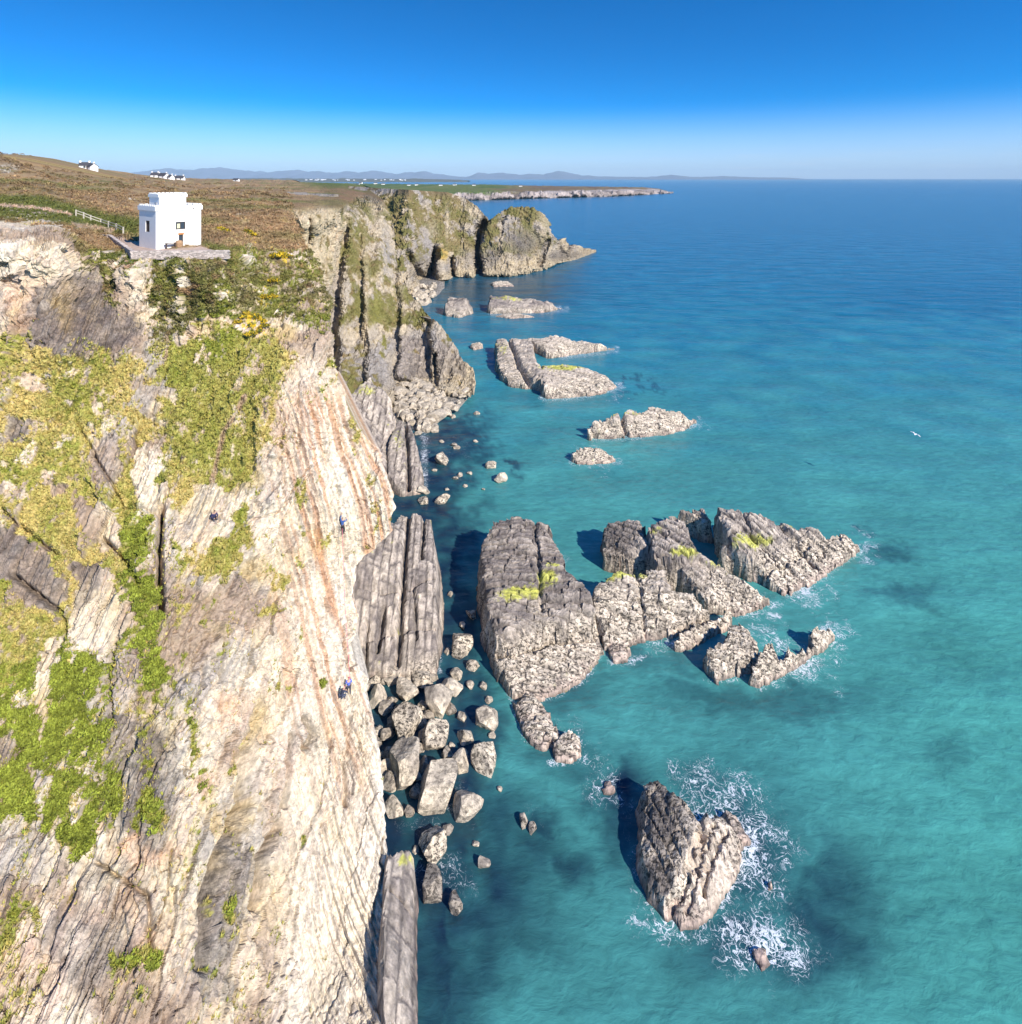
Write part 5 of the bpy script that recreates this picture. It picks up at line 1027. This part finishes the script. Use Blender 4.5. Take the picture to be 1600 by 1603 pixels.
def person(loc, rz, pose, top, trousers, hat, label, hair=(.05, .03, .02)):
    P_ = {k_: Vector(v_) for k_, v_ in pose.items()}
    r_ = dict(pelvis=(.15, .11), spine=(.13, .10), chest=(.17, .11), neck=.055, shL=.06, elL=.042, wrL=.03, haL=.032, shR=.06, elR=.042, wrR=.03, haR=.032, hiL=.095, knL=.062, anL=.042, toL=.035, hiR=.095, knR=.062, anR=.042, toR=.035)
    J = {k_: (tuple(P_[k_]), r_[k_]) for k_ in r_}
    B = [('pelvis','spine'),('spine','chest'),('chest','neck'),('chest','shL'),('shL','elL'),('elL','wrL'),('wrL','haL'),('chest','shR'),('shR','elR'),('elR','wrR'),('wrR','haR'),('pelvis','hiL'),('hiL','knL'),('knL','anL'),('anL','toL'),('pelvis','hiR'),('hiR','knR'),('knR','anR'),('anR','toR')]
    # fingers: five short chains from each hand
    for s_ in ('L', 'R'):
        d = (P_['ha' + s_] - P_['wr' + s_]).normalized(); sd_ = d.cross(Vector((0, 0, 1))); sd_ = sd_.normalized() if sd_.length > .01 else Vector((1, 0, 0)); dn = d.cross(sd_)
        for k_, (off_, ln) in enumerate([(-.036, .07), (-.012, .085), (.012, .08), (.036, .06), (-.06, .045)]):
            a = P_['ha' + s_] + sd_ * off_ + (d * -.03 if k_ == 4 else d * .02); b_ = a + d * ln * .6 + dn * .01 + (sd_ * -.02 if k_ == 4 else Vector()); c_ = b_ + d * ln * .35 + dn * .025
            J[f'f{s_}{k_}a'] = (tuple(a), .010); J[f'f{s_}{k_}b'] = (tuple(b_), .009); J[f'f{s_}{k_}c'] = (tuple(c_), .008); B += [('ha' + s_, f'f{s_}{k_}a'), (f'f{s_}{k_}a', f'f{s_}{k_}b'), (f'f{s_}{k_}b', f'f{s_}{k_}c')]
    hd = P_['head']; J['head'] = (tuple(hd), (.085, .10)); J['crown'] = (tuple(hd + (hd - P_['neck']).normalized() * .09), (.07, .08)); nf = Vector(pose.get('face', (0, 1, 0))).normalized()
    J['nose'] = (tuple(hd + nf * .105), .016); B += [('neck','head'), ('head','crown'), ('head','nose')]
    body = skin_obj('person', J, B, M_SKIN); body.location = loc; body.rotation_euler = (0, 0, rz); tag(body, label, 'person')
    def sub(keys, bones, grow, mat, nm): return skin_obj(nm, {k_: (J[k_][0], tuple(q * grow + .012 for q in (J[k_][1] if isinstance(J[k_][1], tuple) else (J[k_][1],) * 2))) for k_ in keys}, bones, mat, body)
    sub(['chest','spine','pelvis','shL','elL','wrL','shR','elR','wrR'], [('chest','spine'),('spine','pelvis'),('chest','shL'),('shL','elL'),('elL','wrL'),('chest','shR'),('shR','elR'),('elR','wrR')], 1.12, cloth('jacket_cloth', top), 'jacket')
    sub(['pelvis','hiL','knL','anL','hiR','knR','anR'], [('pelvis','hiL'),('hiL','knL'),('knL','anL'),('pelvis','hiR'),('hiR','knR'),('knR','anR')], 1.15, cloth('trouser_cloth', trousers), 'trousers')
    hp = hd + (hd - P_['neck']).normalized() * .05 - nf * .015
    skin_obj('helmet' if hat else 'hair', {'a': (tuple(hp), (.105, .115)), 'b': (tuple(hp + (hd - P_['neck']).normalized() * .06), (.085, .09))}, [('a', 'b')], cloth('head_cover', hat or hair), body)
    for s_ in ('L', 'R'):
        skin_obj('shoe', {'a': (tuple(P_['an' + s_] - Vector((0, 0, .03))), .055), 'b': (tuple(P_['to' + s_]), .045)}, [('a', 'b')], cloth('shoe_rubber', (.04, .04, .04)), body)
    return body
sit = dict(pelvis=(0,0,.12), spine=(0,.02,.32), chest=(0,.06,.52), neck=(0,.09,.66), head=(0,.14,.79), shL=(-.19,.07,.58), elL=(-.26,.20,.36), wrL=(-.15,.42,.34), haL=(-.11,.50,.35), shR=(.19,.07,.58), elR=(.26,.20,.36), wrR=(.15,.42,.34), haR=(.11,.50,.35),
  hiL=(-.10,.03,.11), knL=(-.14,.44,.40), anL=(-.13,.62,.05), toL=(-.14,.80,.02), hiR=(.10,.03,.11), knR=(.14,.46,.36), anR=(.14,.68,.05), toR=(.15,.86,.02), face=(0,1,-.25))
climb = dict(pelvis=(0,0,.95), spine=(0,.03,1.15), chest=(0,.06,1.36), neck=(0,.08,1.50), head=(0,.10,1.63), shL=(-.19,.06,1.42), elL=(-.33,.20,1.60), wrL=(-.28,.32,1.84), haL=(-.27,.35,1.93), shR=(.19,.06,1.42), elR=(.36,.16,1.38), wrR=(.33,.32,1.58), haR=(.32,.36,1.66),
  hiL=(-.10,.02,.92), knL=(-.26,.24,.72), anL=(-.20,.12,.32), toL=(-.20,.28,.26), hiR=(.10,.02,.92), knR=(.18,.16,.48), anR=(.14,.05,.10), toR=(.15,.22,.05), face=(0,.8,.6))
stand = dict(pelvis=(0,0,.93), spine=(0,.01,1.13), chest=(0,.02,1.34), neck=(0,.01,1.49), head=(0,.0,1.62), shL=(-.19,.02,1.41), elL=(-.27,.05,1.14), wrL=(-.13,.27,1.12), haL=(-.08,.34,1.15), shR=(.19,.02,1.41), elR=(.27,.05,1.14), wrR=(.13,.27,1.18), haR=(.08,.33,1.22),
  hiL=(-.10,0,.90), knL=(-.13,.05,.49), anL=(-.13,-.01,.09), toL=(-.14,.17,.04), hiR=(.10,0,.90), knR=(.14,.06,.49), anR=(.14,0,.09), toR=(.16,.18,.04), face=(0,.7,.7))
crouch = dict(pelvis=(0,0,.36), spine=(0,.08,.54), chest=(0,.18,.72), neck=(0,.24,.85), head=(0,.31,.97), shL=(-.19,.19,.78), elL=(-.25,.36,.58), wrL=(-.14,.52,.50), haL=(-.10,.58,.46), shR=(.19,.19,.78), elR=(.25,.36,.58), wrR=(.14,.52,.50), haR=(.10,.58,.46),
  hiL=(-.11,.02,.34), knL=(-.19,.36,.48), anL=(-.15,.14,.09), toL=(-.17,.32,.04), hiR=(.11,.02,.34), knR=(.19,.36,.42), anR=(.15,.16,.09), toR=(.17,.34,.04), face=(0,1,-.4))
def put(u_, v_, back=.0):
    h0 = hit(u_, v_); h0 = h0 if h0 else unproj(u_, v_, 55.); return Vector((h0[0], h0[1] - back, h0[2]))
M_ROPE = simple('rope', (.75, .12, .25), .8)
def rope(pts, label):
    cu = bpy.data.curves.new('rope', 'CURVE'); cu.dimensions = '3D'; cu.bevel_depth = .015; s_ = cu.splines.new('POLY'); s_.points.add(len(pts) - 1)
    for i, p in enumerate(pts): s_.points[i].co = (*p, 1)
    o = bpy.data.objects.new('rope', cu); sc.collection.objects.link(o); cu.materials.append(M_ROPE)
    dg = bpy.context.evaluated_depsgraph_get(); me = bpy.data.meshes.new_from_object(o.evaluated_get(dg)); bpy.data.objects.remove(o); o = bpy.data.objects.new('rope', me); sc.collection.objects.link(o); tag(o, label, 'rope')
p1 = put(336, 812, .1); p1.z = max(p1.z, ground(p1.x, p1.y, p1.z)); person(p1, R(-140), sit, (.035, .035, .09), (.06, .06, .07), None, 'person in a navy top sitting on the trampled ledge of the grassy cliff')
p2 = put(537, 834, .30); person(p2, R(-15), climb, (.05, .11, .32), (.05, .045, .05), (.03, .03, .03), 'person in a blue top climbing the sheer pale wall')
p3 = put(548, 1082, .45); person(p3 + Vector((0, 0, 0)), R(20), stand, (.10, .16, .62), (.05, .05, .07), (.5, .12, .15), 'person in a bright blue jacket looking up from the cliff foot')
p4 = put(540, 1084, .55); person(p4 + Vector((-.1, -.2, 0)), R(-40), crouch, (.05, .06, .10), (.07, .08, .12), (.45, .10, .14), 'person crouching in dark clothes beside the one in the blue jacket')
rope([p3 + Vector((.05, .3, 1.15)), p3.lerp(p2, .5) + Vector((0, -.1, .3)), p2 + Vector((0, 0, .95))], 'thin red climbing rope up the pale wall')
# a gull over the water
g0 = at_h(1433, 680, 12.0)
bm = bmesh.new(); sec = [(-.30, .015), (-.2, .05), (0, .085), (.15, .07), (.24, .05), (.33, .04), (.38, .012)]
rings = [[bm.verts.new((r_ * math.cos(a * math.pi / 4), y_, r_ * .9 * math.sin(a * math.pi / 4))) for a in range(8)] for y_, r_ in sec]
for a_, b_ in zip(rings[:-1], rings[1:]):
    for k in range(8): bm.faces.new([a_[k], a_[(k + 1) % 8], b_[(k + 1) % 8], b_[k]])
bm.faces.new(rings[0]); bm.faces.new(rings[-1][::-1])
me = bpy.data.meshes.new('gull'); bm.to_mesh(me); bm.free(); gl = link('gull', me, simple('white_feathers', (.85, .85, .85), .8, .02)); gl.location = g0; gl.rotation_euler = (0, .2, R(-60)); gl.scale = (1.3,) * 3; tag(gl, 'white gull gliding low over the blue water', 'bird')
for sx in (-1, 1):
    bm = bmesh.new(); w_ = [((.05 * sx, .16, .03), (.05 * sx, -.06, .03)), ((.35 * sx, .20, .12), (.35 * sx, -.02, .12)), ((.68 * sx, .02, .06), (.62 * sx, -.08, .06))]
    up = [[bm.verts.new(p) for p in q] for q in w_]; dn = [[bm.verts.new((p[0], p[1], p[2] - .02)) for p in q] for q in w_]
    for i in range(2): bm.faces.new([up[i][0], up[i + 1][0], up[i + 1][1], up[i][1]]); bm.faces.new([dn[i][0], dn[i][1], dn[i + 1][1], dn[i + 1][0]]); bm.faces.new([up[i][0], dn[i][0], dn[i + 1][0], up[i + 1][0]]); bm.faces.new([up[i][1], up[i + 1][1], dn[i + 1][1], dn[i][1]])
    bm.faces.new([up[2][0], dn[2][0], dn[2][1], up[2][1]]); me = bpy.data.meshes.new('wing'); bm.to_mesh(me); bm.free(); link('wing', me, simple('grey_feathers', (.6, .62, .65), .8, .02), gl)

# ================================================================== plants
def foliage_mat(name, tr=0.25):
    m, nt, b, o = newmat(name); ca = N(nt, 'ShaderNodeAttribute', attribute_name='Col'); nt.links.new(ca.outputs['Color'], b.inputs['Base Color']); b.inputs['Roughness'].default_value = .85; b.inputs['Specular IOR Level'].default_value = .15; return m
M_TUFT = foliage_mat('grass_blades')
def tufts(name, pos, nrm, size, col, nb_=7, spread=.9, width=.16):
    n = len(pos); ang = rng.uniform(0, 2 * np.pi, (n, nb_)); r0 = rng.uniform(.1, .5, (n, nb_)); ln = rng.uniform(.5, 1.15, (n, nb_))
    up = np.array([0, 0, 1.0]) * .75 + nrm * .5; up /= np.linalg.norm(up, axis=1)[:, None]
    t1 = np.cross(up, [0.3, .9, .1]); t1 /= np.linalg.norm(t1, axis=1)[:, None]; t2 = np.cross(up, t1)
    ca_, sa_ = np.cos(ang)[..., None], np.sin(ang)[..., None]; rad = t1[:, None] * ca_ + t2[:, None] * sa_; tan = -t1[:, None] * sa_ + t2[:, None] * ca_
    s = size[:, None, None]; b = pos[:, None] + rad * (r0[..., None] * s * .5) - up[:, None] * s * .1
    wv = tan * s * width
    tip = b + (up[:, None] * ln[..., None] + rad * spread * ln[..., None] * .7) * s
    V_ = np.stack([b - wv, b + wv, tip], 2).reshape(-1, 3); Fc = np.arange(n * nb_ * 3).reshape(-1, 3)
    cc = np.repeat(col[:, None], nb_ * 3, 1).reshape(-1, 3) * np.tile(np.array([.8, .8, 1.15])[None], (n * nb_, 1)).reshape(-1)[:, None]
    return mesh_np(name, V_, Fc, M_TUFT, cc)
Pg = G1['P'].reshape(-1, 3); Gg = G1['G'].ravel(); Yf = G1['Y'].ravel(); nf_ = G1['n'].reshape(-1, 3); mo = G1['moor'].ravel(); lo_w = G1['low'].ravel(); up_ = G1['upper'].ravel(); cg = G1['col'].reshape(-1, 3)
cell = (G1['Y'] / F)**2; wgt = np.maximum(Gg**2, .30 * G1['soft'].ravel()) * np.where(mo > .5, np.where(Yf < 200, .5, 0), 1.0) * (G1['U'].ravel() > -120) * (G1['V'].ravel() < 1660)
idx = rng.choice(len(wgt), 62000, p=wgt / wgt.sum())
gc2 = lerp(STRAW, GRASS, rng.uniform(0, 1, len(idx))); cc = np.where(Gg[idx][:, None] > .5, cg[idx], gc2) * rng.uniform(.75, 1.3, (len(idx), 1)); cc[:, 0] *= rng.uniform(.9, 1.15, len(idx))
o = tufts('grass', Pg[idx], nf_[idx], rng.uniform(.14, .34, len(idx)) * np.clip(Yf[idx] / 60, .8, 2.0), cc); struct(o, 'stuff', 'straw and green grass tufts on the cliff ledges and moor', 'grass')
# bushy green cushions in the gullies of the near slope
wl = lo_w * Gg * (mo < .5) * (G1['V'].ravel() < 1660)
wl = wl + .35 * Gg * (spots(G1['U'], G1['V'], [(305,1175,9,36,1),(245,1275,14,30,1),(120,1310,34,28,1),(235,1500,24,24,1),(505,1060,10,26,1),(355,1440,8,30,1)], 1).ravel())
idx = rng.choice(len(wl), 1500, p=wl / wl.sum()); cen_ = Pg[idx]; sz = rng.uniform(.15, .42, len(idx)); nleaf = 46
dirs = rng.normal(size=(len(idx), nleaf, 3)); dirs /= np.linalg.norm(dirs, axis=-1, keepdims=True); dirs[..., 2] = np.abs(dirs[..., 2]); 
lp = cen_[:, None] + dirs * sz[:, None, None] * rng.uniform(.7, 1.05, (len(idx), nleaf, 1)) * np.array([1, 1, .7]); lp = lp.reshape(-1, 3)
tint = rng.uniform(.6, 1.35, (len(idx), 1, 1)) * np.ones((1, nleaf, 1)); cl_ = (np.array([.25, .285, .04]) * tint * rng.uniform(.8, 1.2, (len(idx), nleaf, 1))).reshape(-1, 3)
o = tufts('cushion_plants', lp, dirs.reshape(-1, 3), np.repeat(sz, nleaf) * rng.uniform(.25, .45, len(lp)), cl_, nb_=3, spread=1.4, width=.4); struct(o, 'stuff', 'bright green cushion plants filling the gullies of the near slope', 'ground cover')
# scrub and heather on the slope below the tower and on the moor
ws = np.where((up_ > .5) | ((mo > .5) & (Yf < 420)), Gg, 0) * (1 - G1['low'].ravel()) * (G1['U'].ravel() > -60); du = ((np.abs(G1['U'] - 266) < 62) & (G1['V'] > 366) & (G1['V'] < 403)).ravel(); ws = ws * (~du)
idx = rng.choice(len(ws), 2600, p=ws / ws.sum()); sz = rng.uniform(.2, .6, len(idx)) * np.clip(Yf[idx] / 90, .8, 2.6); nleaf = 22
dirs = rng.normal(size=(len(idx), nleaf, 3)); dirs /= np.linalg.norm(dirs, axis=-1, keepdims=True); dirs[..., 2] = np.abs(dirs[..., 2])
lp = (Pg[idx][:, None] + dirs * sz[:, None, None] * np.array([1.1, 1.1, .55])).reshape(-1, 3)
cl_ = (cg[idx][:, None] * rng.uniform(.7, 1.25, (len(idx), 1, 1)) * rng.uniform(.8, 1.2, (len(idx), nleaf, 1))).reshape(-1, 3)
o = tufts('heather', lp, dirs.reshape(-1, 3), np.repeat(sz, nleaf) * rng.uniform(.3, .5, len(lp)), cl_, nb_=3, spread=1.3, width=.35); struct(o, 'stuff', 'brown and green heather scrub on the slope and moor', 'ground cover')
# gorse in flower, each bush its own
gspots = [(490,374),(483,378),(441,400),(433,403),(449,404),(519,390),(526,393),(398,497),(408,505),(388,512),(402,520),(372,506),(414,468),(426,466),(345,361),(352,363),(386,364),(394,369),(428,441),(380,498),(415,512),(392,525)]
pos = ['near the gully edge','on the brow right of the tower','on the slope under the tower']
for i, (a, b_) in enumerate(gspots):
    h0 = hit(a, b_)
    if h0 is None: continue
    nl = 170; s_ = random.uniform(.55, .95) * max(.8, h0.y / 85); dirs = rng.normal(size=(nl, 3)); dirs /= np.linalg.norm(dirs, axis=1)[:, None]; dirs[:, 2] = np.abs(dirs[:, 2])
    lp = dirs * s_ * np.array([1.2, 1.0, .6]) * rng.uniform(.6, 1.05, (nl, 1)); yel = (rng.random(nl) < .55)[:, None]
    cl_ = np.where(yel, np.array([.62, .43, .03]), np.array([.10, .12, .03])) * rng.uniform(.8, 1.2, (nl, 1))
    o = tufts('gorse_bush', lp, dirs, np.full(nl, .22 * s_ + .05), cl_, nb_=3, spread=1.3, width=.4); o.location = h0 + Vector((0, 0, .05))
    tag(o, 'yellow flowering gorse bush low on the clifftop slope', 'bush', 'yellow gorse bushes')
# ================================================================== haze: one closed box of thin even air
m = bpy.data.materials.new('haze_air'); m.use_nodes = True; nt = m.node_tree; nt.nodes.clear()
o_ = N(nt, 'ShaderNodeOutputMaterial'); pv = N(nt, 'ShaderNodeVolumePrincipled'); pv.inputs['Density'].default_value = HAZE = 4.0e-5; pv.inputs['Color'].default_value = (.60, .84, 1.0, 1); pv.inputs['Anisotropy'].default_value = -0.1
nt.links.new(pv.outputs[0], o_.inputs['Volume'])
bm = bmesh.new(); box_bm(bm, (0, 11500, 209), (90000, 32000, 426)); me = bpy.data.meshes.new('haze'); bm.to_mesh(me); bm.free(); hz = link('haze', me, m); struct(hz, 'stuff', 'thin pale sea haze', 'haze')

# ================================================================== one label for each thing of a row
ORD = 'first second third fourth fifth sixth seventh eighth ninth tenth eleventh twelfth thirteenth fourteenth fifteenth sixteenth seventeenth eighteenth nineteenth twentieth'.split()
def ordw(i): return ORD[i] if i < 20 else ('twenty ' + ORD[i - 20])
bpy.context.view_layer.update()
def number(group, key, fmt):
    obs = sorted([o for o in sc.objects if o.get('group') == group and o.get('category')], key=key)
    for i, o in enumerate(obs): o['label'] = fmt % ordw(i)
def px(o):
    p = o.matrix_world.translation; return 800 + F * p.x / p.y
def py(o):
    p = o.matrix_world.translation; return V0 + F * (H - p.z) / p.y
number('yellow gorse bushes', px, 'yellow flowering gorse bush on the clifftop, %s of them from the left')
number('tiny farmhouses in the fields', px, 'tiny white farmhouse in the distant green fields, %s from the left')
number('white buildings across the bay', px, 'white building of the small town across the bay, %s from the left')
number('dark boulders low in the heap', py, 'dark wedged boulder low in the heap at the cliff foot, %s from the top')
number('small stones awash beside the cliffs', py, 'small stone awash in the dark channel beside the cliffs, %s from the top')
